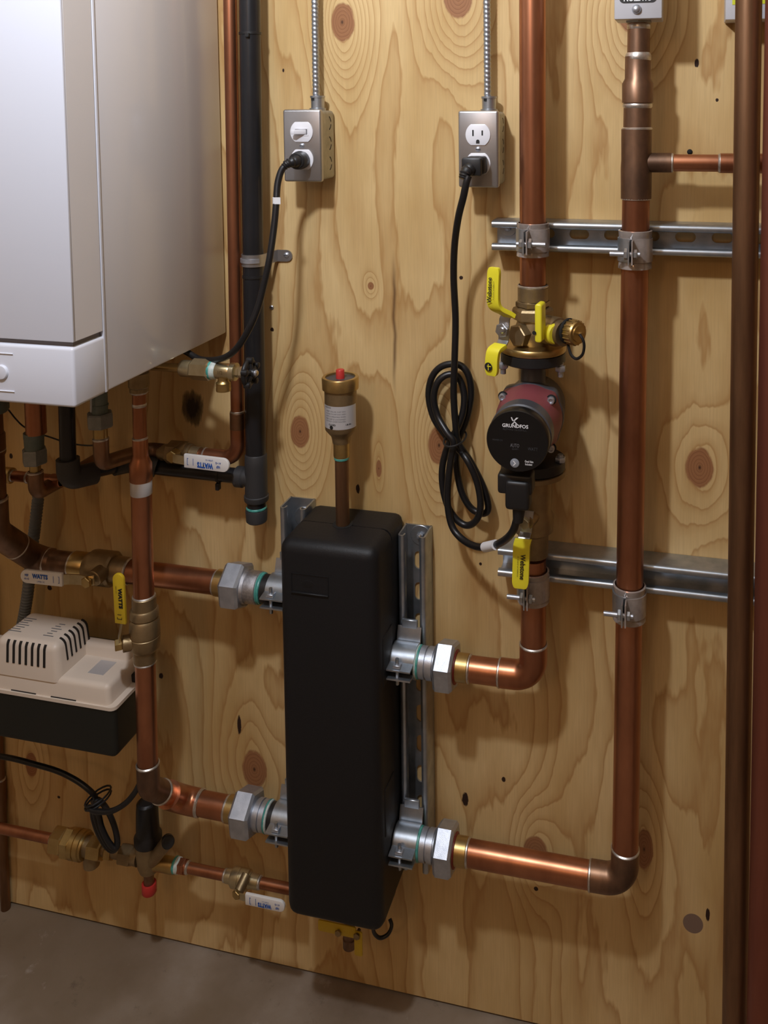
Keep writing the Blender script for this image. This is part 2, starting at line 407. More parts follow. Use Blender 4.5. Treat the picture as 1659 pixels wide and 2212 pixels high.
# ---------------------------------------------------------------- linking helpers
BASE = {}
def tag(o, label=None, cat=None, group=None, kind=None):
    for k, v in (('label', label), ('category', cat), ('group', group), ('kind', kind)):
        if v: o[k] = v
    return o
def thing(name, label, cat, loc, group=None):
    o = bpy.data.objects.new(name, None); COL.objects.link(o); o.location = V(loc); o.empty_display_size = .02
    BASE[o.name] = V(loc)
    return tag(o, label, cat, group)
def obj(name, bm, mat, parent=None, label=None, cat=None, group=None, kind=None, smooth=38, base=None):
    if parent is not None: base = BASE[parent.name]
    elif base is None:
        lo = V([min(v.co[i] for v in bm.verts) for i in range(3)]); hi = V([max(v.co[i] for v in bm.verts) for i in range(3)])
        base = V(((lo.x + hi.x) / 2, (lo.y + hi.y) / 2, lo.z))
    base = V(base)
    bmesh.ops.translate(bm, vec=-base, verts=bm.verts[:])
    me = bpy.data.meshes.new(name); bm.to_mesh(me); bm.free()
    if smooth:
        for p in me.polygons: p.use_smooth = True
        me.set_sharp_from_angle(angle=math.radians(smooth))
    me.materials.append(MT[mat])
    o = bpy.data.objects.new(name, me); COL.objects.link(o)
    if parent is not None: o.parent = parent
    else: o.location = base
    BASE[o.name] = base
    return tag(o, label, cat, group, kind)
def dup(o, loc=None, delta=None):
    """copy of a thing with its parts and sub-parts, moved by delta"""
    def rec(s, par):
        c = s.copy(); COL.objects.link(c); c.parent = par
        for ch in s.children: rec(ch, c)
        return c
    r = rec(o, None); r.location = o.location + V(delta); BASE[r.name] = BASE[o.name] + V(delta)
    return r
FONT = None
def text(s, o, ux, uy, w, h, mat, parent, name='lettering', bold=.0, wrap=None, label=None, lift=.0004):
    """flat lettering fitted into a w x h box centred at o"""
    cu = bpy.data.curves.new('tmp', 'FONT'); cu.body = s; cu.size = 1; cu.offset = bold; cu.resolution_u = 2; cu.align_x = 'CENTER'
    to = bpy.data.objects.new('tmp', cu); COL.objects.link(to)
    dg = bpy.context.evaluated_depsgraph_get(); dg.update()
    me = bpy.data.meshes.new_from_object(to.evaluated_get(dg))
    COL.objects.unlink(to); bpy.data.objects.remove(to); bpy.data.curves.remove(cu)
    b = new(); b.from_mesh(me); bpy.data.meshes.remove(me)
    xs = [v.co.x for v in b.verts]; ys = [v.co.y for v in b.verts]
    x0, x1, y0, y1 = min(xs), max(xs), min(ys), max(ys)
    ux, uy = V(ux).normalized(), V(uy).normalized(); n = ux.cross(uy)
    for v in b.verts:
        a = ((v.co.x - x0) / (x1 - x0) - .5) * w; c = ((v.co.y - y0) / (y1 - y0) - .5) * h
        v.co = wrap(a, c) if wrap else V(o) + ux * a + uy * c + n * lift
    return obj(name, b, mat, parent, label=label, smooth=0)
def flat(poly, o, ux, uy, mat, parent, name, lift=.0003, th=.0003, label=None):
    n = V(ux).normalized().cross(V(uy).normalized())
    return obj(name, plate(V(o) + n * lift, ux, uy, poly, th), mat, parent, label=label, smooth=0)
def solder(parent, a, d, r, w=.004, name='solder_joint'):
    d = V(d).normalized()
    return obj(name, lathe(V(a) - d * w / 2, d, [(0, r - .0005), (w * .3, r + .0011), (w * .7, r + .0011), (w, r - .0005)], 32, caps=False), 'tin', parent)
def screw(parent, a, d, r, mat='steel_plate', name='screw', slot=True):
    d, u, v = frame(d)
    b = lathe(a, d, [(0, r), (r * .25, r), (r * .55, r * .75), (r * .65, r * .3), (r * .66, 0)], 20)
    o = obj(name, b, mat, parent)
    if slot:
        obj('screw_slot', plate(V(a) + d * (r * .62), u, v, [(-r * .75, -r * .12), (r * .75, -r * .12), (r * .75, r * .12), (-r * .75, r * .12)], .0002), 'seam', o, smooth=0)
    return o
def bolt(parent, a, d, L, r, mat='zinc', head=True, name='bolt', hr=None):
    """hex head at a, shank running along d"""
    d = V(d).normalized(); hr = hr or r * 1.9
    b = cyl(a, V(a) + d * L, r, 14)
    if head: hexnut(V(a) - d * r * 1.3, d, r * 1.3, hr, ch=r * .2, bm=b)
    return obj(name, b, mat, parent)
XP, XN, YN, YP, ZP, ZN = V((1, 0, 0)), V((-1, 0, 0)), V((0, -1, 0)), V((0, 1, 0)), V((0, 0, 1)), V((0, 0, -1))

# ---------------------------------------------------------------- the setting
FZ = -1.372
obj('wall_back', box(-1.7, 1.5, 0, .018, FZ + .004, .98), 'plywood', kind='structure', base=(0, 0, 0), smooth=0,
    label='knotty pine plywood wall that all the pipework is fixed to')
obj('floor', box(-1.7, 1.5, -3.3, .03, FZ - .05, FZ), 'concrete', kind='structure', base=(0, 0, 0), smooth=0, label='stained bare concrete floor')
obj('ceiling', box(-1.7, 1.5, -3.3, .03, .98, 1.02), 'ceiling_paint', kind='structure', base=(0, 0, 0), smooth=0)
obj('wall_left', box(-1.72, -1.7, -3.3, .03, FZ, .98), 'paint', kind='structure', base=(0, 0, 0), smooth=0)
obj('wall_right', box(1.5, 1.52, -3.3, .03, FZ, .98), 'paint', kind='structure', base=(0, 0, 0), smooth=0)
obj('wall_front', box(-1.7, 1.5, -3.32, -3.3, FZ, .98), 'paint', kind='structure', base=(0, 0, 0), smooth=0)
WB = bpy.data.objects['wall_back']
for (u, v) in ((587, 664), (1490, 328)):
    screw(WB, at(u, v, 0), YN, .0036, 'steel_plate' if v > 500 else 'seam', 'screw')

# ---------------------------------------------------------------- boiler
BX1, BX0, BD = -.685, -1.135, .36
bz = -.3435
gz1, gz0 = Z(161, 741, .36), Z(164, 752, .36)
boiler = thing('boiler', 'large white wall-hung boiler with grey side at upper left', 'boiler', ((BX0 + BX1) / 2, -.18, bz))
obj('casing', box(BX0, BX1, -.2985, -.004, bz, .52, .003, 2), 'grey_enamel', boiler, label='pale grey glossy side casing')
fp = obj('front_panel', box(BX0, BX1 + .0008, -BD, -BD + .004, gz1, .52, .0012, 2), 'white_enamel', boiler)
obj('panel_side', box(BX0, BX1 + .0006, -BD + .0035, -.3045, gz1, .52, .001, 1), 'grey_enamel', boiler)
obj('edge_highlight_strip', box(BX1 - .004, BX1 + .0014, -.3040, -.2990, bz, .52, .0012, 2), 'white_enamel', boiler)  # white strip stands in for the panel edge catching the light
cp = obj('control_panel', box(BX0, BX1 + .0008, -BD - .001, -.3005, bz - .001, gz0, .004, 3), 'white_enamel', boiler)
obj('recessed_strip', box(BX0 + .004, BX1 - .004, -BD + .006, -.3, gz0 - .002, gz1 + .002), 'shadow_gap', boiler, smooth=0)
bc = at(6, 803, BD)
bt = obj('button', lathe(bc + V((0, .001, 0)), YN, [(0, .0088), (.0035, .0088), (.005, .0078), (.0055, .005), (.0056, 0)], 40), 'white_enamel', cp)
fr_ = [V((bc.x + a * .0215, -BD - .0014, bc.z + b * .0225)) for a, b in ((1, 1), (1, -1), (-1, -1), (-1, 1))]
for i in range(4):
    a, b = fr_[i], fr_[(i + 1) % 4]; m = (a + b) / 2
    if i in (0, 2): continue
    obj('embossed_line', sweep([m + (a - m) * .75, m + (b - m) * .75], .0008, 8), 'white_enamel', cp)

# ---------------------------------------------------------------- insulated separator
sx0, sx1, sz0, sz1 = -.547, -.402, -1.152, -.596
sep = thing('hydraulic_separator', 'tall black foam-insulated separator in the centre of the wall', 'separator', (-.4745, -.065, sz0))
fh = obj('front_shell', box(sx0, sx1, -.131, -.0672, sz0, sz1, .0165, 4, keep=(1, -.0672)), 'foam', sep)
obj('back_shell', box(sx0 + .0015, sx1 - .001, -.0640, -.003, sz0 + .002, sz1 - .001, .012, 3, keep=(1, -.0640)), 'foam', sep)
obj('seam_core', box(sx0 + .008, sx1 - .008, -.070, -.060, sz0 + .010, sz1 - .009), 'seam', sep, smooth=0)
obj('pipe_hole', lathe((-.476, -.0655, sz1 - .002), ZP, [(0, .0145), (.0024, .0145)], 28), 'seam', sep)
pc = at(669, 1262, .131); pw, ph_ = .0275, .0125
obj('nameplate_ledge', box(pc.x - pw, pc.x + pw, -.1335, -.130, pc.z - ph_ - .0022, pc.z - ph_, .0006, 1), 'foam', fh)
obj('nameplate_rim', merge(box(pc.x - pw, pc.x - pw + .001, -.1317, -.130, pc.z - ph_, pc.z + ph_), box(pc.x + pw - .001, pc.x + pw, -.1317, -.130, pc.z - ph_, pc.z + ph_), box(pc.x - pw, pc.x + pw, -.1317, -.130, pc.z + ph_, pc.z + ph_ + .001)), 'foam', fh, smooth=0)
obj('emblem', lathe((pc.x - .003, -.1305, pc.z), YN, [(0, .0095), (.0008, .009), (.0012, .0)], 24, squash=.55), 'foam', fh)
# shallow grip steps on the right flank of the shell
for z0, z1 in ((-.80, -.73), (-1.02, -.95)):
    obj('flank_pad', box(sx1 - .002, sx1 + .0015, -.112, -.072, z0, z1, .002, 2), 'foam', fh)

# drain under the separator
dp = V((-.4745, -.062, sz0))
dv = thing('drain_valve', 'small brass drain cock with yellow handle under the black separator', 'valve', at(740, 2050, .07))
dz_ = at(740, 2040, .07).z
obj('body', lathe((-.4745, -.07, sz0 + .002), ZN, [(0, .011), (.010, .011), (.011, .0085), (sz0 - dz_ - .012, .0085), (sz0 - dz_ - .011, .0100), (sz0 - dz_ + .002, .0100)], 24), 'old_copper', dv)
ha, hb_ = at(688, 1990, .085), at(770, 2024, .085)
obj('handle', merge(plate(V(((ha.x + hb_.x) / 2, -.085, (at(688, 1997, .085).z + at(770, 2012, .085).z) / 2)), XP, ZP, rr(hb_.x - ha.x, .017, .003, 4), .0025, .0008), plate(V((at(775, 2036, .085).x, -.0852, at(775, 2036, .085).z)), XP, ZP, rr(.0125, .038, .003, 4), .0024, .0008)), 'ochre_vinyl', dv)
for u, v in ((731, 2014), (771, 2021)): bolt(dv, at(u, v, .0895), YP, .01, .0026, 'old_brass')
obj('drain_loop', sweep(catmull([at(u, v, d) for u, v, d in ((842, 1985, .045), (846, 2000, .05), (838, 2018, .055), (822, 2026, .06), (810, 2018, .065), (806, 2003, .07), (812, 1990, .075))], 6), .0028, 10), 'rubber', None,
    label='thin black loop of tube at the bottom right corner of the separator', cat='tube')

# ---------------------------------------------------------------- air vent on top of the separator
avx, avd = -.476, .065
def zz(v): return Z(737, v, avd)
av = thing('air_vent', 'brass automatic air vent with red cap on a brown copper riser', 'air vent', (avx, -avd, sz1))
obj('riser_pipe', cyl((avx, -avd, sz1 - .05), (avx, -avd, zz(992)), .0098, 32), 'dark_copper', av)
obj('thread_sealant', lathe((avx, -avd, zz(992)), ZP, [(0, .0098), (.0008, .0108), (.0035, .0112), (.005, .0102)], 28), 'teal', av)
obj('nipple', lathe((avx, -avd, zz(987)), ZP, [(0, .0108), (.003, .0118), (zz(955) - zz(987) - .002, .0118), (zz(955) - zz(987), .0125)], 32), 'brass', av)
b0 = zz(955); prof = [(0, .0125), (.006, .0135), (zz(940) - b0, .0145), (zz(932) - b0, .019), (zz(925) - b0, .0225), (zz(905) - b0, .0228), (zz(842) - b0, .0228), (zz(842) - b0 + .0005, .0232), (zz(836) - b0, .0232)]
obj('body', lathe((avx, -avd, b0), ZP, prof, 48), 'old_brass', av)
cz = zz(840)
cap = obj('cap_ring', lathe((avx, -avd, cz), ZP, [(0, .0225), (.001, .0258), (.0165, .0262), (.018, .0252), (.018, .0212), (.014, .0208)], 48, caps=False), 'brass', av)
obj('cap_disc', lathe((avx, -avd, cz + .012), ZP, [(0, .021), (.003, .021), (.0034, .018), (.0036, 0)], 40), 'grey_cast', av)
obj('red_cap', lathe((avx, -avd, cz + .0145), ZP, [(0, .0062), (.0125, .0060), (.0135, .0053), (.0136, 0)], 24), 'red_plastic', av, label='red vent cap')
lz0, lz1 = zz(917), zz(868)
def avwrap(a, c, R=.02305, zc=(lz0 + lz1) / 2, off=0.):
    th = off + a / R
    return V((avx + math.sin(th) * R, -avd - math.cos(th) * R, zc + c))
lb = new(); rows = []
for k in range(25):
    th = -1.35 + 2.9 * k / 24
    rows.append([lb.verts.new(V((avx + math.sin(th) * .0229, -avd - math.cos(th) * .0229, z))) for z in (lz0, lz1)])
for A, B in zip(rows, rows[1:]): lb.faces.new((A[0], B[0], B[1], A[1]))
lab = obj('paper_label', lb, 'label_silver', av)
H = lz1 - lz0
for s, c, w, h, off in (('ATTENTION', .43, .013, .0022, -.55), ('KEEP VALVE CAP ON', .28, .030, .0019, .0), ('CLOSED TO SHIP AND OPEN', .17, .031, .0019, .0), ('VENT IS OPERATING WHEN', .06, .031, .0019, .0), ('RED CAP IS LOOSENED', -.05, .031, .0019, .0), ('DO NOT OVERTIGHTEN', -.15, .031, .0019, .0)):
    text(s, None, XP, ZP, w, h, 'grey_ink' if c < .4 else 'black_ink', lab, wrap=lambda a, cc, c=c, off=off: avwrap(a, cc + c * H, off=off))
text('CLOSED', None, XP, ZP, .0115, .0025, 'black_ink', lab, bold=.03, wrap=lambda a, cc: avwrap(a, cc - .30 * H, off=-.2))
text('1/8 IN', None, XP, ZP, .008, .0024, 'black_ink', lab, bold=.03, wrap=lambda a, cc: avwrap(a, cc - .30 * H, off=.85))
dk = new(); vs = [dk.verts.new(avwrap(.0029 * math.cos(2 * PI * k / 20), -.42 * H + .0029 * math.sin(2 * PI * k / 20), off=-.25)) for k in range(20)]; dk.faces.new(vs)
obj('round_mark', dk, 'black_ink', lab, smooth=0)

# ---------------------------------------------------------------- strut channels
def channel(name, label, o, ux, uv, L, W=.0413, D=.041, slots=(), group=None, first_slot=.03, pitch=.0476, slen=.027, sw=.0135):
    """slotted C-channel: o = start of the axis on the wall, ux along, uv across; open side away from the wall"""
    o, ux, uv = V(o), V(ux), V(uv); n = YN
    t = thing(name, label, 'strut', o, group)
    if ux.cross(uv).dot(n) < 0: uv = -uv
    holes = []; s = first_slot
    while s + slen / 2 < L - .006:
        holes.append([(s + p, q) for p, q in rr(slen, sw, sw / 2, 5)]); s += pitch
    obj('back_plate', plate(o + n * .0005, ux, uv, [(0, -W / 2 + .001), (L, -W / 2 + .001), (L, W / 2 - .001), (0, W / 2 - .001)], .0025, holes=holes), 'zinc', t, smooth=0)
    th = .0025
    for sgn in (1, -1):
        # rail profile in (n, uv): out along the side, inward lip, returned edge, rounded front
        P = [(.0005, W / 2), (D - .005, W / 2), (D - .002, W / 2 - .0008), (D - .0005, W / 2 - .0025), (D, W / 2 - .005), (D - .0005, W / 2 - .0075), (D - .002, W / 2 - .0092), (D - .0045, W / 2 - .0098), (D - .009, W / 2 - .0098),
             (D - .009, W / 2 - .0098 + th * .8), (D - .0045, W / 2 - .0098 + th * .8), (D - th, W / 2 - .007), (D - th, W / 2 - .0035), (D - .005, W / 2 - th), (.0005, W / 2 - th)]
        b = new(); ra = [b.verts.new(o + n * p + uv * (q * sgn)) for p, q in P]; rb = [b.verts.new(o + ux * L + n * p + uv * (q * sgn)) for p, q in P]
        for k in range(len(P)):
            j = (k + 1) % len(P); b.faces.new((ra[k], ra[j], rb[j], rb[k]))
        b.faces.new(ra); b.faces.new(rb); bmesh.ops.recalc_face_normals(b, faces=b.faces[:])
        obj('side_rail', b, 'zinc', t, smooth=50)
    return t
def washer_bolt(t, p, r=.015):
    obj('washer', lathe(p, YN, [(0, r), (.0015, r), (.002, r - .0006)], 28), 'zinc', t)
    obj('bolt', hexnut(V(p) + YN * .002, YN, .005, .0052, .0008, bm=lathe(V(p) + YN * .006, YN, [(0, .003), (.003, .003), (.0034, .002)], 16)), 'chrome', t)
ux0 = X(1062, 510, .041)
us = channel('strut_channel', 'upper horizontal galvanized strut channel behind the copper risers', (ux0, 0, -.177), XP, ZP, .36 - ux0, first_slot=.068)
p = at(1098, 500, .003); washer_bolt(us, (p.x, -.003, -.170), .0125)
lx0 = X(1075, 1215, .041)
ls = channel('strut_channel', 'lower horizontal galvanized strut channel under the circulator pump', (lx0, 0, -.6405), XP, ZP, .36 - lx0, first_slot=.09)
lp = at(1472, 1252, .0035)
text('PS200', V((lp.x, -.0034, -.6385)), XP, ZP, .03, .007, 'black_ink', ls, name='stamped_lettering')
rs = channel('strut_channel', 'vertical galvanized strut channel along the right edge of the separator', (-.3815, 0, -1.128), ZP, XP, .512, first_slot=.030)
lsu = channel('strut_channel', 'vertical galvanized strut channel along the left edge of the separator', (-.5655, 0, -1.128), ZP, XP, .535, first_slot=.030)
washer_bolt(rs, (-.378, -.003, Z(907, 1155, .003)), .0155)
washer_bolt(lsu, (-.563, -.003, Z(632, 1113, .003)), .0155)

# ---------------------------------------------------------------- the four unions of the separator
PR = .0175
def port(sgn, z, uvs, side, knurled):
    """sgn +1: leaves the separator to the right. uvs: u positions of sealant, sleeve, nut start, nut end, adapter end"""
    d = XP * sgn; vmid = uvs['v']
    xs = {k: X(uvs[k], vmid, .065) for k in ('seal', 'sleeve', 'nut', 'nutend', 'brass')}
    c = V((0, -.065, z))
    def P(k): return V((xs[k], -.065, z))
    def L(a, b): return abs(xs[b] - xs[a])
    u = thing('union_fitting', f'chrome hex union with {knurled} sleeve at the {side} port of the separator', 'union fitting', P('nut'), None)
    stub = (-.4745 + sgn * .068)
    obj('port_stub', cyl((stub, -.065, z), P('seal'), .0205, 32), 'black_plastic', u)
    obj('thread_tape' if knurled != 'knurled' else 'sealant_band', lathe(P('seal'), d, [(0, .0195), (.001, .0215), (L('seal', 'sleeve') * .5, .0222), (L('seal', 'sleeve'), .0205)], 36), 'ptfe' if knurled != 'knurled' else 'teal', u)
    obj('thread_sealant', lathe(P('seal') + d * L('seal', 'sleeve') * .55, d, [(0, .0212), (.001, .0226), (L('seal', 'sleeve') * .45, .0222), (L('seal', 'sleeve') * .6, .0205)], 36), 'teal', u)
    Ls = L('sleeve', 'nut')
    if knurled == 'knurled':
        obj('sleeve', lathe(P('sleeve'), d, [(0, .0215), (.0015, .0232), (Ls - .006, .0232), (Ls - .005, .0225), (Ls - .0045, .024), (Ls, .0245)], 48), 'knurl', u)
    else:
        obj('sleeve', lathe(P('sleeve'), d, [(0, .0205), (.001, .0218), (Ls * .38, .0218), (Ls * .40, .0195), (Ls * .48, .0195), (Ls * .5, .0222), (Ls * .85, .0222), (Ls * .87, .02), (Ls, .02)], 48), 'chrome', u)
    obj('hex_nut', hexnut(P('nut'), d, L('nut', 'nutend'), .0352, .0038, phase=PI / 6 + (.18 if sgn > 0 else -.12)), 'chrome', u, smooth=0)
    obj('gasket_ring', lathe(P('nutend') - d * .001, d, [(0, .0225), (.0022, .0225), (.003, .0195)], 36), 'dark_red', u)
    obj('adapter', lathe(P('nutend'), d, [(0, .0192), (L('nutend', 'brass') - .001, .0192), (L('nutend', 'brass'), .0182)], 36), 'brass', u)
    return V((xs['brass'], -.065, z)), u
def port_clamp(x, z, side):
    c = V((x, -.065, z)); R = .0225; w = .035
    t = thing('pipe_clamp', f'zinc saddle clamp at the {side} port of the separator', 'clamp', c)
    for half, sg in (('upper_half', 1), ('lower_half', -1)):
        b = new(); pts = []
        # strap in the (y,z) plane: strut hook - arc over the pipe - front ear
        g = .0078
        ptsyz = [(.020, R + .016), (.016, R + .006)] if sg > 0 else [(.016, R - .002)]
        for k in range(13):
            a = PI * .30 + (PI * .58) * k / 12 if sg > 0 else PI * .35 + (PI * .53) * k / 12
            ptsyz.append((math.cos(a) * R, math.sin(a) * R))
        ptsyz += [(-R - .003, g - .0002 if sg > 0 else g), (-R - .0155, g - .0018 if sg > 0 else g - .001)]
        path = [V((x, c.y + y_, c.z + sg * z_)) for y_, z_ in ptsyz]
        o = obj(half, bar(path, XP, w, .0022), 'zinc', t, smooth=30)
        if sg > 0: obj('hook_tab', box(x - w * .33, x + w * .33, c.y + .018, c.y + .0225, z + R + .012, z + R + .026, .0008, 1), 'zinc', o)
    by = c.y - R - .0085
    obj('bolt', cyl((x - .003, by, z - .017), (x - .003, by, z + .0205), .0026, 14), 'zinc', t)
    obj('nut', box(x - .0085, x + .0025, by - .005, by + .005, z + .0078, z + .0128, .0006, 1), 'chrome', t)
    return t
E_RU, u_ru = port(1, -.786, dict(v=1437, seal=899, sleeve=909, nut=944, nutend=985, brass=1013), 'upper right', 'ridged')
E_RL, u_rl = port(1, -1.060, dict(v=1830, seal=899, sleeve=911, nut=944, nutend=983, brass=1010), 'lower right', 'ridged')
E_LU, u_lu = port(-1, -.707, dict(v=1262, seal=571, sleeve=563, nut=531, nutend=491, brass=469), 'upper left', 'knurled')
E_LL, u_ll = port(-1, -1.0625, dict(v=1757, seal=586, sleeve=579, nut=554, nutend=513, brass=494), 'lower left', 'ridged')
port_clamp(-.3835, -.786, 'upper right'); port_clamp(-.3835, -1.060, 'lower right')
port_clamp(-.5725, -.707, 'upper left'); port_clamp(-.5725, -1.0625, 'lower left')

# ---------------------------------------------------------------- copper runs
def elbow(parent, path, r, mat='copper', socket=.0, name='elbow', seg=28):
    return obj(name, sweep(path, r + .0016, seg), mat, parent)
# supply riser with the pump: x = -.2003
RX, RD = -.2003, .062
def rz(v): return Z(1150, v, RD)
r1 = thing('copper_riser', 'straight copper riser dropping from the top into the circulator valve', 'pipe', (RX, -RD, rz(620)))
obj('pipe', cyl((RX, -RD, rz(620) - .004), (RX, -RD, .30), PR, 40), 'copper', r1)
r1b = thing('copper_riser', 'copper elbow run from below the circulator to the upper right port', 'pipe', (RX, -RD, -.786))
zr = -.786; er = .026
e0 = zr + er + .014
ex = RX - er - .014
obj('pipe', cyl((RX, -RD, e0), (RX, -RD, rz(1205)), PR, 40), 'copper', r1b)
obj('elbow', sweep(arcpath([(RX, -RD, e0 + .006), (RX, -RD, zr), (ex - .006, -.0635, zr)], er, 12), PR + .0017, 32), 'copper', r1b, label='polished copper elbow')
solder(r1b, (RX, -RD, e0 + .007), ZP, PR + .001); solder(r1b, (ex - .007, -.0638, zr), XP, PR + .001)
obj('pipe', cyl(E_RU, (ex + .002, -.064, zr), PR, 40), 'copper', r1b)
solder(r1b, E_RU + XP * .001, XP, PR + .0005)

# return riser: x = -.066 .. -.0735
TX, BX = X(1371, 600, RD), X(1352, 1750, RD)
tz0 = -1.060
def tx(z): return TX + (BX - TX) * (z - Z(1371, 600, RD)) / (Z(1352, 1750, RD) - Z(1371, 600, RD))
def tz(v): return Z(1375, v, RD)
def tp(v): return V((tx(tz(v)), -RD, tz(v)))
r2 = thing('copper_riser', 'long copper riser with blackened tee and reducers at its top', 'pipe', tp(1900))
el = V((tx(tz0), -RD, tz0))
e0 = tz0 + er + .014
obj('pipe', cyl(V((tx(e0), -RD, e0)), tp(425), PR + .0003, 40), 'copper', r2, label='long straight copper pipe')
obj('elbow', sweep(arcpath([V((tx(e0), -RD, e0 + .006)), el, (el.x - er - .02, -.0635, tz0)], er, 12), PR + .0017, 32), 'old_copper', r2)
solder(r2, (tx(e0), -RD, e0 + .007), ZP, PR + .001); solder(r2, (el.x - er - .021, -.0638, tz0), XP, PR + .001)
obj('pipe', cyl(E_RL, (el.x - er - .012, -.0636, tz0), PR, 40), 'copper', r2)
solder(r2, E_RL + XP * .001, XP, PR + .0004)
tee = lathe(tp(429), ZP, [(0, .0196), (tz(362) - tz(429), .0199), (tz(345) - tz(429), .0192), (tz(300) - tz(429), .0194), (tz(279) - tz(429), .0194)], 36)
obj('tee', tee, 'old_copper', r2, label='heat-darkened tee')
zb = -.0735; tb = V((tx(zb), -RD, zb))
obj('branch_hub', cyl(tb, (X(1451, 352, RD), -RD, zb), .0126, 32, .0006), 'old_copper', r2)
obj('branch_pipe', cyl((X(1448, 352, RD), -RD, zb), (X(1562, 352, RD), -RD, zb), .0110, 32), 'copper', r2)
solder(r2, (X(1452, 352, RD), -RD, zb), XP, .0114); solder(r2, (X(1556, 352, RD), -RD, zb), XP, .0114, .006)
obj('branch_coupling', cyl((X(1556, 352, RD), -RD, zb), (.22, -RD, zb), .0126, 32), 'copper', r2)
obj('pipe', cyl(tp(282), tp(220), .0178, 36), 'old_copper', r2)
solder(r2, tp(278), ZP, .0185); solder(r2, tp(429), ZP, .0185, .003); solder(r2, tp(228), ZP, .0178, .008)
obj('reducer', lathe(tp(222), ZP, [(0, .0198), (tz(181) - tz(222), .0200), (tz(170) - tz(222), .0165), (tz(122) - tz(222), .0163)], 36), 'old_copper', r2)
solder(r2, tp(124), ZP, .0155, .012)
obj('pipe', cyl(tp(124), tp(50), .0143, 32), 'old_copper', r2)
solder(r2, tp(58), ZP, .0138, .010)
obj('hex_bushing', hexnut(tp(51), ZP, tz(42) - tz(51), .0178, .001), 'dull_zinc', r2, smooth=0)
# grey switch box at the top with an inverted caution label
bx0, bx1, bzz = X(1327, 42, .09), X(1430, 42, .09), Z(1378, 41, .09)
sb = thing('switch_box', 'light grey steel switch box with inverted caution label on copper riser', 'switch box', ((bx0 + bx1) / 2, -.065, bzz))
obj('cover', box(bx0, bx1, -.0915, -.035, bzz, bzz + .13, .0015, 2), 'grey_plate', sb)
sp_ = at(1375, 20, .092)
obj('cover_screw', lathe(sp_, YN, [(0, .0058), (.0015, .0058), (.004, .0046), (.0055, .0025), (.006, 0)], 28), 'chrome', sb)
lc = V(((bx0 + bx1) / 2, -.0916, Z(1378, -14, .0915)))
ll = flat(rr(.046, .023, .006), lc, XP, ZP, 'black_ink', sb, 'caution_label', lift=.0001)
text('CAUTION', lc + V((0, -.0006, -.0058)), XN, ZN, .035, .0072, 'white_ink', ll, bold=.03)
# second box at the far right with a yellow green label
b2x = X(1567, 42, .052); b2z = Z(1567, 43, .052)
sb2 = thing('switch_box', 'grey steel box with yellow-green label behind the right-hand pipes', 'switch box', (b2x + .05, -.03, b2z))
obj('cover', box(b2x, b2x + .105, -.052, -.002, b2z, b2z + .12, .0015, 2), 'grey_plate', sb2)
flat([(0, 0), (.092, 0), (.092, .1), (0, .1)], V((b2x + .008, -.052, Z(1590, 10, .052))), XP, ZP, 'label_green', sb2, 'caution_label')

# ---------------------------------------------------------------- strut clamps on the risers
def riser_clamp(c, label, ear_dx, bolt_dir, hs, hb=.030, ear='front'):
    """c: pipe centre. A translucent sleeve under a two-piece steel clamp with ears and a cross bolt in front"""
    c = V(c); t = thing('strut_clamp', label, 'clamp', c - ZP * hs / 2)
    ro = PR + .0030
    b = lathe(c - ZP * hs / 2, ZP, [(0, ro - .001), (.0006, ro + .0014), (hs * .18, ro + .0006), (hs * .2, ro), (hs * .8, ro), (hs * .84, ro + .0008), (hs - .0006, ro + .0014), (hs, ro - .001)], 40, caps=False)
    obj('film_sleeve', b, 'film', t)
    R = ro + .0012
    gap = .0022
    for sg in (1, -1):
        pts = []
        for k in range(15):
            a = PI * .06 + (PI * .88) * k / 14                      # from the wall side (+y) round to the front (-y)
            pts.append(V((c.x + sg * math.sin(a) * R + ear_dx * .0, c.y + math.cos(a) * R, c.z)))
        pts.append(V((c.x + ear_dx + sg * gap, c.y - R - .002, c.z)))
        pts.append(V((c.x + ear_dx + sg * gap, c.y - R - .018, c.z)))
        pts = [V((c.x + sg * .006, -.036, c.z)), V((c.x + sg * .0055, c.y + R + .001, c.z))] + pts
        obj('clamp_half', bar(pts, ZP, hb, .0018), 'film' if sg > 0 else 'zinc', t, smooth=30)
    by = c.y - R - .011
    x0, x1 = (c.x + ear_dx - bolt_dir * .012, c.x + ear_dx + bolt_dir * .026)
    obj('clamp_bolt', cyl((x0, by, c.z - .002), (x1, by, c.z - .002), .0032, 14), 'chrome', t)
    obj('bolt_head', hexnut((c.x + ear_dx - bolt_dir * .0035, by, c.z - .002), XP * -bolt_dir, .005, .0062, .0008), 'zinc', t, smooth=0)
    obj('square_nut', hexnut((c.x + ear_dx + bolt_dir * .0035, by, c.z - .002), XP * bolt_dir, .0048, .0075, .0008), 'zinc', t, smooth=0)
    return t
riser_clamp((RX, -RD, -.177), 'upper strut clamp on the copper riser above the circulator', -.004, 1, .045)
riser_clamp((tx(-.186), -RD, -.186), 'upper strut clamp on the long plain copper riser', -.004, -1, .050)
riser_clamp((RX, -RD, -.655), 'lower strut clamp below the circulator beside a yellow valve handle', -.004, -1, .044)
riser_clamp((tx(-.662), -RD, -.662), 'lower strut clamp on the long plain copper riser', -.005, -1, .048)

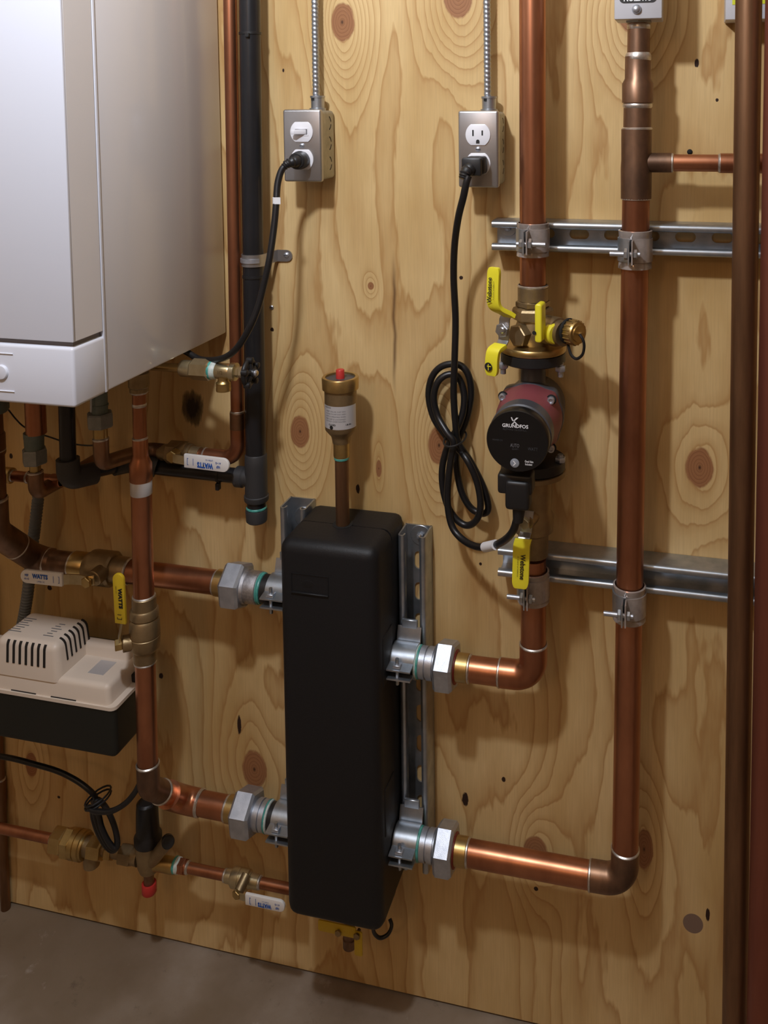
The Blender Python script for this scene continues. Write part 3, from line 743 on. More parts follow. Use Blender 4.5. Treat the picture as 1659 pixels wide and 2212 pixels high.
# ---------------------------------------------------------------- isolation valve above the circulator
def A(z): return V((RX, -RD, z))
vz = {k: rz(v) for k, v in dict(cup0=648, cup1=619, hex0=662, col=671, body0=750, body1=671, fl0=756, fl1=742).items()}
uv = thing('flange_valve', 'brass flange valve with yellow lever handles above the circulator', 'valve', A(vz['fl0']))
solder(uv, A(vz['cup1'] + .001), ZP, .0196, .004)
obj('solder_cup', lathe(A(vz['cup0']), ZP, [(0, .0204), (vz['cup1'] - vz['cup0'] - .001, .0204), (vz['cup1'] - vz['cup0'], .0192)], 36), 'old_brass', uv)
obj('hex_collar', hexnut(A(vz['hex0']), ZP, vz['cup0'] - vz['hex0'], .0235, .0015, phase=.35), 'old_brass', uv, smooth=0)
obj('collar', lathe(A(rz(690)), ZP, [(0, .0262), (.002, .0278), (rz(664) - rz(690) - .003, .0278), (rz(664) - rz(690), .0262), (rz(662) - rz(690), .0225)], 6, phase=.1), 'old_brass', uv, smooth=0)
obj('body', lathe(A(vz['body0']), ZP, [(-.004, .019), (.003, .0205), (.010, .0245), (rz(712) - vz['body0'], .0255), (rz(695) - vz['body0'], .0215), (rz(672) - vz['body0'], .0215)], 36), 'old_brass', uv)
# stem boss pointing out to the left front
sd = V((-.52, -.854, 0)).normalized(); sc = A(rz(716))
obj('stem_boss', hexnut(sc + sd * .012, sd, .022, .0155, .0012, phase=.2), 'old_brass', uv, smooth=0)
fl = lathe(A(vz['fl0']), ZP, [(0, .0435), (.0015, .0445), (vz['fl1'] - vz['fl0'] - .002, .0445), (vz['fl1'] - vz['fl0'], .043), (vz['fl1'] - vz['fl0'] + .0005, .022)], 56)
obj('flange', fl, 'brass', uv)
# lever: steel strap with two yellow vinyl ends. Placed in its own plane facing the room
hn = V((-.34, -.94, 0)).normalized(); hx = V((-hn.y, hn.x, 0)) * 1.0
if hx.x < 0: hx = -hx
HD = .110                                                           # distance of the lever from the wall
def hp(u, v, d=HD): return at(u, v, d)
lever = obj('lever_strap', bar([hp(1097, 672, .104), hp(1090, 690, .103), hp(1089, 712, .103), hp(1088, 735, .103), hp(1084, 744, .107), hp(1072, 757, .119)], hx, .0155, .0022, .0004), 'steel_plate', uv, smooth=30)
obj('lever_nut', hexnut(hp(1088, 712, .1035), hn, .0065, .0098, .0008, phase=.3), 'steel_plate', lever, smooth=0)
obj('lever_stem', lathe(hp(1087, 712, .110), hn, [(0, .0042), (.004, .0042), (.005, .003)], 16), 'steel_plate', lever)
h1 = obj('lever_handle', handle([hp(1101, 682, .106), hp(1092, 676, .110), hp(1074, 667, .118), hp(1067, 655, .121), hp(1066, 630, .122), hp(1067, 600, .122), hp(1068, 577, .122)], hx, .0176, .0060, .0022), 'yellow_vinyl', uv, smooth=40, label='yellow vinyl lever with black maker name')
o1 = hp(1060, 626, .122) + hn * .0031
up1 = (hp(1067.5, 590, .122) - hp(1066.5, 650, .122)).normalized()
text('Webstone', o1, up1, -hx, .0335, .0068, 'black_ink', h1, bold=.02)
text('A brand of NIBCO', o1 + hx * .0062, up1, -hx, .024, .0016, 'black_ink', h1)
h2 = obj('lever_handle', handle([hp(1082, 746, .112), hp(1068, 757, .121), hp(1064, 772, .123), hp(1063, 790, .123), hp(1063, 811, .122)], hx, .0182, .0060, .0024), 'yellow_vinyl', uv, smooth=40, label='short yellow vinyl lever end with round black emblem')
e1 = hp(1058, 791, .123) + hn * .0032
em = flat(circ(.0056, 28), e1, hx, ZP, 'black_ink', h2, 'round_emblem', lift=.0002)
obj('emblem_mark', merge(plate(e1 + hn * .0006, hx, ZP, [(-.0004, -.0045), (.0006, -.0045), (.0006, .0038), (-.0004, .0038)], .0002), plate(e1 + hn * .0006, hx, ZP, [(-.0018, .0004), (.0042, .0004), (.0042, .0014), (-.0018, .0014)], .0002)), 'yellow_vinyl', em, smooth=0)
# drain port to the right with its small tee handle and knurled cap
dd = V((.80, -.60, 0)).normalized()
d0 = at(1184, 712, .080)
obj('drain_port', lathe(d0 - dd * .004, dd, [(0, .0185), (.018, .0195), (.024, .019), (.0245, .0165), (.034, .0165)], 32), 'old_brass', uv)
dc = at(1232, 716, .1)
capo = obj('drain_cap', lathe(dc, dd, [(0, .0150), (.0015, .0158), (.012, .0158), (.0142, .0143), (.0145, .011), (.0165, .0108), (.0168, .003), (.021, .003), (.022, 0)], 36), 'brass', uv)
_, cu_, cv_ = frame(dd)
rb = new()
for k in range(18):
    a = 2 * PI * k / 18; p = dc + (cu_ * math.cos(a) + cv_ * math.sin(a)) * .0157
    cyl(p + dd * .001, p + dd * .012, .0011, 6, bm=rb)
obj('cap_knurling', rb, 'brass', capo)
obj('cap_strap', sweep(catmull([at(1252, 722, .118), at(1259, 733, .12), at(1262, 748, .12), at(1258, 766, .118), at(1246, 775, .114), at(1235, 768, .11), at(1229, 752, .106), at(1226, 737, .10)], 6), .0019, 8), 'rubber', uv)
obj('gasket', lathe(dc - dd * .004, dd, [(0, .0168), (.004, .0168)], 28), 'seam', uv)
t0 = at(1165, 697, .118)
tn = V((-.10, -1, 0)).normalized(); tx_ = V((1, -.1, 0)).normalized()
th_ = obj('tee_handle', plate(t0 - tn * .016, tx_, ZP, rr(.0092, .050, .0035, 5), .022, .002, 3), 'yellow_vinyl', uv, smooth=40, label='small yellow drain handle')
obj('handle_hub', lathe(at(1186, 718, .094), V((.75, -.6, 0)), [(0, .0115), (.004, .0135), (.011, .0135), (.013, .0118)], 28), 'yellow_vinyl', th_)
obj('round_emblem', plate(at(1154, 719, .1245), tx_, ZP, circ(.0026, 18), .0004), 'black_ink', th_, smooth=0)

# ---------------------------------------------------------------- circulator pump
PZ = rz(886)
pump = thing('circulator_pump', 'red and black circulator pump hanging between two black flanges', 'pump', A(PZ - .06))
def pump_flange(z0, z1, name):
    b = lathe(A(z0), ZP, [(0, .028), (.001, .030), (z1 - z0 - .001, .030), (z1 - z0, .028)], 40)
    for sg in (-1, 1):
        lathe(A(z0) + XP * sg * .033, ZP, [(0, .0115), (z1 - z0, .0115)], 24, bm=b)
        box(RX + (sg * .033 if sg < 0 else 0), RX + (0 if sg < 0 else .033), -RD - .016, -RD + .016, z0 + .0004, z1 - .0004, bm=b)
    return obj(name, b, 'black_plastic', pump)
def pump_flange2(z0, z1, name):
    return obj(name, lathe(A(z0), ZP, [(0, .0405), (.002, .0435), (z1 - z0 - .001, .0435), (z1 - z0, .042)], 48), 'black_plastic', pump)
ft1, ft0 = vz['fl0'] - .0005, rz(780)
pump_flange2(ft0, ft1, 'upper_flange')
fb1, fb0 = rz(986), rz(1010)
pump_flange2(fb0, fb1, 'lower_flange')
obj('neck', lathe(A(rz(842)), ZP, [(0, .030), (.006, .021), (.012, .0172), (ft0 - rz(842), .0166)], 36), 'grey_cast', pump)
obj('neck', lathe(A(fb1 - .001), ZP, [(0, .0166), (rz(945) - fb1 - .01, .0172), (rz(945) - fb1, .026)], 36), 'grey_cast', pump)
volute = obj('volute', lathe((RX, -.018, PZ), YN, [(0, .030), (.008, .039), (.030, .0415), (.050, .0420), (.054, .0410)], 48), 'grey_cast', pump)
def lobed(r, lobe, n=64):
    out = []
    for k in range(n):
        a = 2 * PI * k / n; q = abs(math.cos(2 * a)) ** 1.0
        s = max(0, math.cos(4 * (a - PI / 4))) ** 3
        out.append(((r + lobe * s) * math.cos(a), (r + lobe * s) * math.sin(a)))
    return out
obj('volute_cover', plate((RX, -.070, PZ), XP, ZP, lobed(.0442, .0046), .0160, .003, 3), 'grey_cast', pump)
hb = new(); rows = []
for d, r, l in ((.0855, .0432, .0045), (.098, .0432, .0044), (.105, .0428, .0038), (.112, .0418, .0015), (.124, .0400, .0), (.136, .0388, .0)):
    rows.append([hb.verts.new((RX + p, -d, PZ + q)) for p, q in lobed(r, l)])
for Ra, Rb in zip(rows, rows[1:]):
    for k in range(64): hb.faces.new((Ra[k], Ra[(k + 1) % 64], Rb[(k + 1) % 64], Rb[k]))
hb.faces.new(rows[-1]); bmesh.ops.recalc_face_normals(hb, faces=hb.faces[:])
hs_ = obj('motor_housing', hb, 'red_paint', pump, label='matt red motor housing')
for sx in (-1, 1):
    for sz in (-1, 1):
        p = V((RX + sx * .0318, -.108, PZ + sz * .0318))
        obj('screw_recess', lathe(p, YN, [(0, .0066), (.0015, .0066)], 20), 'seam', hs_)
        s = obj('housing_screw', lathe(p + YN * .001, YN, [(0, .0048), (.006, .0048), (.0068, .0042), (.0068, .0026), (.0052, .0022), (.0052, 0)], 20), 'chrome', hs_)
obj('grey_band', lathe((RX, -.136, PZ), YN, [(0, .0385), (.001, .0395), (.022, .0395), (.024, .0375)], 56), 'grey_cast', pump)
face_d = .180
fd = obj('control_face', lathe((RX, -.160, PZ), YN, [(0, .0375), (.003, .0388), (.0185, .0388), (.0198, .0378), (.020, .0)], 64), 'gloss_black', pump)
fo = V((RX, -face_d - .0001, PZ))
def fp_(u, v):
    p = at(u, v, face_d); return V((p.x, -face_d - .0001, p.z))
p = fp_(1113, 920); text('GRUNDFOS', p, XP, ZP, .0325, .0046, 'white_ink', fd, bold=.025)
p = fp_(1112, 928); text('ALPHA2 15-55F/LC', p, XP, ZP, .0300, .0027, 'faint_ink', fd)
p = fp_(1112, 962); text('AUTO', p, XP, ZP, .0112, .0046, 'grey_ink', fd)
p = fp_(1113, 970); text('ADAPT', p, XP, ZP, .0085, .0022, 'faint_ink', fd)
p = fp_(1075, 950); text('POWER ON', p, XP, ZP, .0125, .0023, 'faint_ink', fd)
p = fp_(1151, 970); text('WATT', p, XP, ZP, .0125, .0040, 'faint_ink', fd)
p = fp_(1112, 909)
for q in ([(-.0048, .0042), (-.0034, .0042), (-.0024, .0016), (.0036, -.0040), (.0018, -.0040), (-.0034, .0004)], [(.0020, .0042), (.0046, .0042), (-.0012, -.0012), (-.0022, -.0006)], [(-.0016, -.0018), (-.0006, -.0026), (-.0018, -.0040), (-.0036, -.0040)]):
    flat(q, p, XP, ZP, 'white_ink', fd, 'maker_emblem', lift=.0001, th=.0002)
p = fp_(1112, 1000)
bt_ = obj('push_button', lathe(p, YN, [(0, .0056), (.0008, .0056), (.0011, .0050), (.0011, 0)], 32), 'button_grey', fd)
flat([(-.0024, .0030), (-.0010, .0030), (.0018, 0), (-.0010, -.0030), (-.0024, -.0030), (.0002, 0)], p + YN * .0011, XP, ZP, 'white_ink', bt_, 'chevron', lift=.0001, th=.0002)
p = fp_(1143, 997); text('Check Valve', p, XP, ZP, .0105, .0028, 'white_ink', fd, bold=.02)
p = fp_(1142, 1003); text('Included', p, XP, ZP, .0085, .0026, 'white_ink', fd, bold=.02)
# plug block at the lower rim of the face
bc_ = at(1113, 1046, .160)
obj('terminal_block', box(bc_.x - .022, bc_.x + .022, -.166, -.138, bc_.z - .012, bc_.z + .014, .004, 3), 'black_plastic', pump)
pl_ = at(1120, 1066, .158)
obj('power_plug', merge(box(pl_.x - .0155, pl_.x + .0155, -.170, -.144, pl_.z - .018, pl_.z + .020, .005, 3), sweep([V((pl_.x + .001, -.157, pl_.z - .016)), V((pl_.x, -.157, pl_.z - .024)), V((pl_.x - .001, -.156, pl_.z - .037))], [.0085, .0078, .0064], 18)), 'black_plastic', pump)
# flange bolts
for dx, z in ((-.0385, ft0), (.0385, ft0)):
    q = V((RX + dx, -RD - .012 if dx < 0 else -RD - .010, z))
    obj('flange_bolt', hexnut(q + ZP * -.001, ZN, .0075, .0072, .0008, bm=cyl(q + ZP * .004, q - ZP * .016, .0038, 14)), 'chrome', pump)
for dx in (-.0385, .0385):
    q = V((RX + dx, -RD - .010, fb1))
    obj('flange_bolt', hexnut(q, ZP, .0065, .0072, .0008, bm=cyl(q, q + ZP * .010, .0038, 14)), 'chrome', pump)

# ---------------------------------------------------------------- valve below the circulator
lv = thing('flange_valve', 'tarnished brass valve under the circulator with hanging yellow handle', 'valve', A(rz(1198)))
obj('flange', lathe(A(rz(1022)), ZP, [(0, .042), (.001, .044), (fb0 - rz(1022) - .001, .044), (fb0 - rz(1022), .042)], 48), 'old_brass', lv)
obj('body', lathe(A(rz(1198)), ZP, [(0, .0185), (.001, .0205), (rz(1150) - rz(1198), .0207), (rz(1142) - rz(1198), .0275), (rz(1112) - rz(1198), .028), (rz(1100) - rz(1198), .0245), (rz(1060) - rz(1198), .0262), (rz(1040) - rz(1198), .0255), (rz(1022) - rz(1198), .021)], 36), 'old_brass', lv)
obj('side_nut', hexnut((RX - .0355, -RD - .018, rz(1040)), V((0, 0, 1)), .013, .010, .001), 'brass', lv, smooth=0)
LD = .112
ls_ = obj('lever_strap', bar([at(1141, 1103, LD - .012), at(1138, 1125, LD - .012), at(1136, 1150, LD - .012), at(1132, 1162, LD - .002), at(1130, 1175, LD + .003)], XP, .0155, .0022, .0004), 'steel_plate', lv, smooth=30)
obj('lever_nut', hexnut(at(1136, 1128, LD - .012), V((-.25, -.97, 0)), .007, .0078, .0008), 'bright_brass', ls_, smooth=0)
obj('lever_boss', cyl(at(1138, 1128, LD - .012), at(1138, 1128, LD - .012) + V((.012, .045, 0)), .0095, 20), 'old_brass', lv)
h3 = obj('lever_handle', handle([at(1131, 1164, LD + .001), at(1127, 1180, LD + .003), at(1126, 1210, LD + .004), at(1125, 1240, LD + .004), at(1124, 1270, LD + .004)], XP, .0220, .0062, .0024), 'yellow_vinyl', lv, smooth=40, label='yellow vinyl lever with black maker name reading downward')
o3 = at(1130, 1222, LD + .004) + YN * .0036
dn = (at(1124, 1262, LD + .004) - at(1127, 1185, LD + .004)).normalized()
text('Webstone', o3, dn, XP, .0345, .0068, 'black_ink', h3, bold=.02)
text('A brand of NIBCO', o3 - XP * .0064, dn, XP, .028, .0015, 'black_ink', h3)

# ---------------------------------------------------------------- outlets
def outlet(x0, x1, z0, z1, label, switch):
    t = thing('outlet_box', label, 'outlet', ((x0 + x1) / 2, -.03, z0))
    w = x1 - x0; xc = (x0 + x1) / 2
    bx = obj('metal_box', box(x0 + .002, x1 - .001, -.050, -.0015, z0 + .002, z1 - .002, .0055, 3, sel=lambda m, d: abs(d.y) > .9 or m.y > -.01), 'dull_zinc', t)
    for k in range(3):                                              # knockouts on the right flank
        zc = z1 - .020 - k * .029
        for a0, a1 in ((.2, 1.25), (-1.25, -.2)):
            pts = [(math.cos(a0 + (a1 - a0) * i / 7) * .0105, math.sin(a0 + (a1 - a0) * i / 7) * .0105) for i in range(8)]
            pts2 = [(p * .86, q * .86) for p, q in reversed(pts)]
            obj('knockout', plate(V((x1 - .0011, -.026, zc)), V((0, 1, 0)), ZP, pts + pts2, .0004), 'seam', bx, smooth=0)
    cv = obj('cover_plate', box(x0, x1, -.0565, -.0495, z0, z1, .0032, 3, sel=lambda m, d: m.y < -.055 or abs(d.y) > .9), 'steel_plate', t)
    fz = (z0 + z1) / 2
    def face(zc, n):
        R, hh = .0172, .0142; poly = []
        a = math.asin(hh / R)
        for k in range(11): poly.append((R * math.cos(-a + 2 * a * k / 10), R * math.sin(-a + 2 * a * k / 10)))
        for k in range(11): poly.append((-R * math.cos(a - 2 * a * k / 10), R * math.sin(a - 2 * a * k / 10)))
        return obj(n, plate(V((xc, -.0560, zc)), XP, ZP, poly, .0022, .0007, 2), 'white_plastic', t, smooth=40)
    zu, zl = fz + .0195, fz - .0195
    up = face(zu, 'switch_face' if switch else 'receptacle_face'); lo = face(zl, 'receptacle_face')
    if switch:
        obj('toggle_frame', plate(V((xc, -.0582, zu)), XP, ZP, rr(.0215, .0108, .0006, 2), .0006, holes=[rr(.0185, .0078, .0004, 2)]), 'white_plastic', up, smooth=0)
        obj('toggle_slot', plate(V((xc, -.0581, zu)), XP, ZP, rr(.0185, .0078, .0004, 2), .0002), 'grey_ink', up, smooth=0)
        b = new(); 
        for (p, q) in ((0, 0),):
            A0 = [V((xc + .0075, -.0582, zu + .0035)), V((xc + .0075, -.0582, zu - .0035)), V((xc - .002, -.0582, zu - .0035)), V((xc - .002, -.0582, zu + .0035))]
            B0 = [V((xc - .0065, -.0705, zu + .0030)), V((xc - .0065, -.0705, zu - .0030)), V((xc - .0118, -.0690, zu - .0030)), V((xc - .0118, -.0690, zu + .0030))]
            va = [b.verts.new(v) for v in A0]; vb = [b.verts.new(v) for v in B0]
            for k in range(4): b.faces.new((va[k], va[(k + 1) % 4], vb[(k + 1) % 4], vb[k]))
            b.faces.new(vb); b.faces.new(va[::-1])
        bmesh.ops.recalc_face_normals(b, faces=b.faces[:])
        bmesh.ops.bevel(b, geom=b.edges[:], offset=.0007, segments=2, profile=.5, affect='EDGES')
        obj('toggle', b, 'white_plastic', up)
    else:
        for dx, hh in ((-.0066, .0082), (.0062, .0068)):
            flat(rr(.0020, hh, .0003, 2), V((xc + dx, -.0582, zu + .0024)), XP, ZP, 'black_ink', up, 'blade_slot', lift=.0001, th=.0002)
        flat([(-.0024, -.0026)] + [(.0024, -.0026)] + [(.0024 * math.cos(PI * k / 8), .0004 + .0024 * math.sin(PI * k / 8)) for k in range(9)], V((xc, -.0582, zu - .0092)), XP, ZP, 'black_ink', up, 'ground_slot', lift=.0001, th=.0002)
    screw(t, (xc, -.0565, fz), YN, .0036, 'chrome', 'cover_screw')
    # connector and armoured cable
    cx = xc + .0105 if switch else xc + .008
    cn = obj('cable_connector', lathe((cx, -.0225, z1 - .004), ZP, [(0, .0118), (.0055, .0118), (.006, .0096), (.020, .0098), (.0205, .0108), (.0232, .0108), (.0235, .0085)], 24), 'zinc', t)
    obj('connector_slot', box(cx - .0052, cx - .0012, -.0331, -.0315, z1 + .0125, z1 + .0165), 'seam', cn, smooth=0)
    return xc, zl, cx, z1
def armour(cx, z0, label, lean):
    pts = [V((cx - .002 + lean * (k / 160) ** 1.5, -.0225, z0 + .014 + .0016 * k)) for k in range(176)]
    pitch = .0062
    def rf(s, th, i):
        ph = (s / pitch + th / (2 * PI)) % 1
        return .0042 + .00115 * (math.sin(PI * ph) ** .7)
    b = sweep(pts, .005, 14, rfun=rf)
    return obj('armoured_cable', b, 'zinc', None, label=label, cat='cable', smooth=60)
xo, zlo, cxo, z1o = outlet(-.5598, -.5022, -.105, -.0025, 'steel outlet box with a toggle switch above a plugged-in receptacle', True)
armour(cxo, z1o, 'spiral steel armoured cable rising from the switch outlet box', .002)
xo2, zlo2, cxo2, z1o2 = outlet(-.3035, -.2478, -.1095, -.0055, 'steel outlet box with two receptacles, the upper one empty', False)
armour(cxo2, z1o2, 'spiral steel armoured cable rising from the two-receptacle outlet box', -.001)

# ---------------------------------------------------------------- cords
def strain(parent, pts, r, mat='rubber', name='strain_relief', nr=5):
    P = catmull(pts, 6); L = sum((b - a).length for a, b in zip(P, P[1:]))
    def rf(s, th, i):
        f = s / L; base = r[0] + (r[1] - r[0]) * f
        return base - (.0011 if (f > .2 and int(f * nr * 2.2) % 2) else 0)
    return obj(name, sweep(P, r[0], 18, rfun=rf), mat, parent)
# left cord: from the switch outlet behind the black pipe's front and up into the boiler
cl = thing('power_cord', 'black power cord from the switch outlet to underneath the boiler', 'power cord', (xo, -.1, zlo))
pcx = V((xo + .001, -.0584, zlo - .0005))
pe = at(640, 348, .083)
obj('plug', sweep([pcx, pcx + V((-.001, -.007, 0)), pcx.lerp(pe, .62), pcx.lerp(pe, .93), pe], [.0120, .0132, .0128, .0118, .0098], 22), 'black_plastic', cl)
strain(cl, [pcx.lerp(pe, .9), at(631, 350, .088), at(621, 354, .0925), at(613, 361, .0955)], (.0090, .0056), 'black_plastic')
lpts = [at(622, 354, .092), at(612, 362, .0955), at(605, 376, .0985), at(600, 396, .102), at(598, 415, .105), at(597, 435, .108), at(592, 490, .115), at(582, 560, .125), at(569, 620, .13), at(556, 668, .135), at(538, 710, .14), at(515, 748, .138), at(490, 770, .13), at(460, 778, .118), at(432, 776, .108), V((BX1 - .006, -.103, bz - .0055)), V((BX1 - .022, -.105, bz + .004))]
obj('cord', sweep(catmull(lpts, 8), .0046, 14), 'rubber', cl)
tgp = at(597, 433, .108)
obj('cord_tag', lathe(tgp + V((0, 0, -.0045)), ZP, [(0, .0052), (.009, .0052)], 18), 'label_white', cl)
tg2 = obj('cord_tag', box(tgp.x - .001, tgp.x + .0085, -tgp.y * 0 + tgp.y - .0053, tgp.y - .0047, tgp.z - .0045, tgp.z + .0045), 'label_white', cl, smooth=0)
# right cord with its tied bundle
cr = thing('power_cord', 'black power cord tied in a hanging bundle beside the circulator', 'power cord', (xo2, -.1, zlo2))
pc2 = V((xo2 + .0005, -.0584, zlo2 - .0005))
obj('plug', merge(box(pc2.x - .0125, pc2.x + .0135, -.0835, -.0584, pc2.z - .0125, pc2.z + .0115, .0045, 3), box(pc2.x - .0155, pc2.x + .0115, -.092, -.083, pc2.z - .014, pc2.z + .0105, .003, 2)), 'black_plastic', cr)
strain(cr, [pc2 + V((-.004, -.032, -.004)), pc2 + V((-.008, -.040, -.009)), pc2 + V((-.0105, -.043, -.017))], (.0092, .0066), 'black_plastic')
cp_ = [(1012, 380, .1015), (1007, 396, .103), (1001, 425, .101), (990, 470, .09), (982, 530, .07), (980, 600, .055), (984, 690, .045), (982, 780, .042), (980, 850, .040), (984, 915, .038), (990, 955, .034),
       (1018, 1000, .03), (1044, 1052, .028), (1055, 1095, .026), (1045, 1109, .024), (1020, 1100, .022), (1000, 1070, .022), (989, 1030, .022), (985, 985, .020), (992, 945, .018), (1008, 905, .018), (1018, 850, .02), (1010, 806, .022), (988, 787, .022), (955, 791, .022), (933, 815, .022), (926, 855, .022), (936, 900, .022), (958, 935, .022), (982, 962, .022),
       (1008, 992, .040), (1030, 1040, .042), (1038, 1090, .042), (1030, 1122, .040), (1010, 1135, .036), (988, 1124, .034), (968, 1095, .032), (956, 1050, .030), (956, 1005, .030), (968, 962, .032), (985, 930, .034), (1000, 890, .030), (1002, 850, .026), (990, 815, .024), (968, 809, .026), (946, 825, .030), (937, 860, .032), (946, 900, .034), (966, 935, .044), (980, 955, .046),
       (974, 990, .046), (968, 1040, .045), (967, 1090, .045), (977, 1138, .05), (1000, 1166, .06), (1030, 1181, .08), (1062, 1180, .105), (1090, 1167, .13), (1108, 1147, .148), (1117, 1120, .156)]
obj('cord', sweep(catmull([at(*q) for q in cp_], 6), .0049, 12), 'rubber', cr)
tb_ = at(983, 947, .034)
obj('cable_tie', sweep([tb_ + V((math.cos(2 * PI * k / 20) * .0155, math.sin(2 * PI * k / 20) * .024, math.sin(2 * PI * k / 20 + .6) * .004)) for k in range(20)], .0014, 8, closed=True), 'black_plastic', cr)
t1_, t2_ = at(1047, 1182, .094), at(1075, 1176, .118)
obj('cord_tag', lathe(t1_, t2_ - t1_, [(0, .0066), ((t2_ - t1_).length * .85, .0066)], 20), 'label_white', cr)

# ---------------------------------------------------------------- black drain pipe and its branch
bd = .045; bpx0, bpx1 = X(539.4, 0, bd), X(553, 1000, bd)
br = .0149
def bz_(v): return Z(550, v, bd)
def bp(v):
    f = (bz_(v) - bz_(0)) / (bz_(1000) - bz_(0)); return V((bpx0 + (bpx1 - bpx0) * f, -bd, bz_(v)))
bk = thing('drain_pipe', 'black plastic vertical drain pipe with a tee and clean-out cap', 'pipe', bp(1125))
top_ = bp(0) + (bp(0) - bp(1000)).normalized() * .15
obj('pipe', cyl(bp(985), top_, br, 36), 'black_pipe', bk)
obj('tee', lathe(bp(1080), bp(979) - bp(1080), [(0, .0172), (.002, .0182), (.008, .0182), (.009, .0168), (.020, .0166), (.054, .0166), (bz_(982) - bz_(1080), .0163), (bz_(979) - bz_(1080), .0150)], 36), 'grey_black_plastic', bk)
tb2 = bp(1033)
obj('side_hub', lathe(tb2, XN, [(0, .0135), (.018, .0135), (.0205, .0155), (.031, .0155), (.0325, .0140), (.033, .009)], 32), 'grey_black_plastic', bk)
obj('nipple', cyl(bp(1094), bp(1076), .0142, 32), 'black_pipe', bk)
obj('thread_sealant', lathe(bp(1098), ZP, [(0, .0140), (.001, .0153), (.003, .0153), (.0042, .0140)], 32), 'teal', bk)
cc = obj('cleanout_cap', lathe(bp(1126), ZP, [(0, .0135), (.002, .0155), (bz_(1098) - bz_(1126) - .002, .0163), (bz_(1098) - bz_(1126), .0155)], 36), 'grey_black_plastic', bk)
for k in range(10):
    a = 2 * PI * k / 10; q = V((math.cos(a), math.sin(a), 0)) * .0160
    obj('cap_rib', box(-.0018, .0018, -.0012, .0012, 0, .0125, .0005, 1), 'grey_black_plastic', cc) if False else None
for v in (72, 597):
    obj('band', lathe(bp(v) - ZP * .002, ZP, [(0, br), (.0003, br + .0012), (.0037, br + .0012), (.004, br)], 32, caps=False), 'black_plastic', bk)
tp_ = bp(76) + V((.004, -br - .001, 0)); obj('tie_head', box(tp_.x - .003, tp_.x + .003, tp_.y - .003, tp_.y + .001, tp_.z - .004, tp_.z + .002, .0006, 1), 'black_plastic', bk)
# branch run to the boiler
bzr = -.549
b1 = thing('drain_pipe', 'black plastic branch pipe running from under the boiler to the tee', 'pipe', (-.86, -.15, bzr))
bx = X(148, 930, .15); zc_ = Z(158, 1030, .15)
pth = arcpath([(bx, -.15, bz + .002), (bx - .003, -.15, zc_), (bx + .038, -.06, -.536), (bx + .075, -.045, -.5475), (tb2.x - .030, -.045, bzr)], [.014, .014, .012], 8)
obj('pipe', sweep(pth, .0113, 24), 'black_pipe', b1)
e1_ = V((bx - .003, -.15, zc_)); e2_ = V((bx + .038, -.06, -.536))
dr = (e2_ - e1_).normalized()
obj('elbow', sweep(arcpath([e1_ + ZP * .026, e1_ - ZP * .004, e1_ - ZP * .004 + dr * .040], .0145, 10), .0162, 24), 'grey_black_plastic', b1)
obj('elbow', sweep(arcpath([e2_ - dr * .028, e2_ + V((.002, 0, 0)), e2_ + V((.036, .012, -.010))], .0145, 8), .0150, 24), 'grey_black_plastic', b1)
ctp = at(475, 1034, .045)
obj('cable_tie', lathe((ctp.x - .002, -.045, bzr), XP, [(0, .0112), (.0003, .0126), (.0037, .0126), (.004, .0112)], 28, caps=False), 'black_plastic', b1)
obj('tie_head', box(ctp.x - .003, ctp.x + .003, -.055, -.047, bzr - .0215, bzr - .011, .0008, 1), 'black_plastic', b1)
# strap clip on the black pipe
scz = bp(561)
sc_ = thing('pipe_strap', 'bright steel strap clip around the vertical black pipe', 'clamp', scz)
Rs = br + .0012
pts = [V((scz.x - math.sin(a) * Rs, -bd + math.cos(a) * Rs, scz.z)) for a in [PI * .12 + PI * 1.2 * k / 18 for k in range(19)]]
pts += [V((scz.x + .0165, -bd - .002, scz.z)), V((scz.x + .0175, -.012, scz.z)), V((scz.x + .019, -.003, scz.z)), V((scz.x + .034, -.0022, scz.z))]
so = obj('strap', bar(pts, ZP, .0175, .0016), 'steel_plate', sc_, smooth=30)
obj('strap_rib', bar([q + V((0, -.0008, 0)) + (V((q.x - scz.x, q.y + bd, 0)).normalized() * .0012) for q in pts[:19]], ZP, .006, .0016), 'chrome', so, smooth=30)
obj('tab_end', plate(V((scz.x + .0335, -.0014, scz.z)), XP, ZP, circ(.0086, 20), .0016), 'steel_plate', so, smooth=0)
screw(so, V((scz.x + .033, -.003, scz.z + .001)), YN, .0042, 'chrome')

# ---------------------------------------------------------------- copper line beside the black pipe with the white-handled valve
wd_, wz = .042, -.5235
wx = X(513, 890, wd_)
w1 = thing('copper_line', 'thin copper line beside the black pipe turning left under the boiler', 'pipe', (wx, -wd_, wz))
wtx = X(497, 0, wd_); zt = Z(497, 0, wd_); z9 = Z(513, 890, wd_)
wr = .0098
def wp(z): return V((wx + (wtx - wx) * (z - z9) / (zt - z9), -wd_, z))
obj('pipe', cyl(wp(.2), wp(z9 - .004), wr, 32), 'copper', w1)
obj('coupling', cyl(wp(z9), wp(Z(513, 926, wd_)), .0114, 32, .0006), 'old_copper', w1)
solder(w1, wp(z9 + .001), ZP, wr)
zcp = Z(513, 926, wd_)
obj('elbow', sweep(arcpath([wp(zcp + .002), V((wx, -wd_, wz)), V((X(444, 975, wd_), -wd_, wz))], .024, 12), .0112, 28), 'copper', w1, label='polished copper elbow')
solder(w1, (X(443, 975, wd_), -wd_, wz), XP, .0108)
ux1 = X(218, 960, .15)
uz = -.503
obj('pipe', cyl((X(444, 975, wd_), -wd_, wz), (X(413, 970, wd_), -wd_, wz), wr, 28), 'copper', w1)
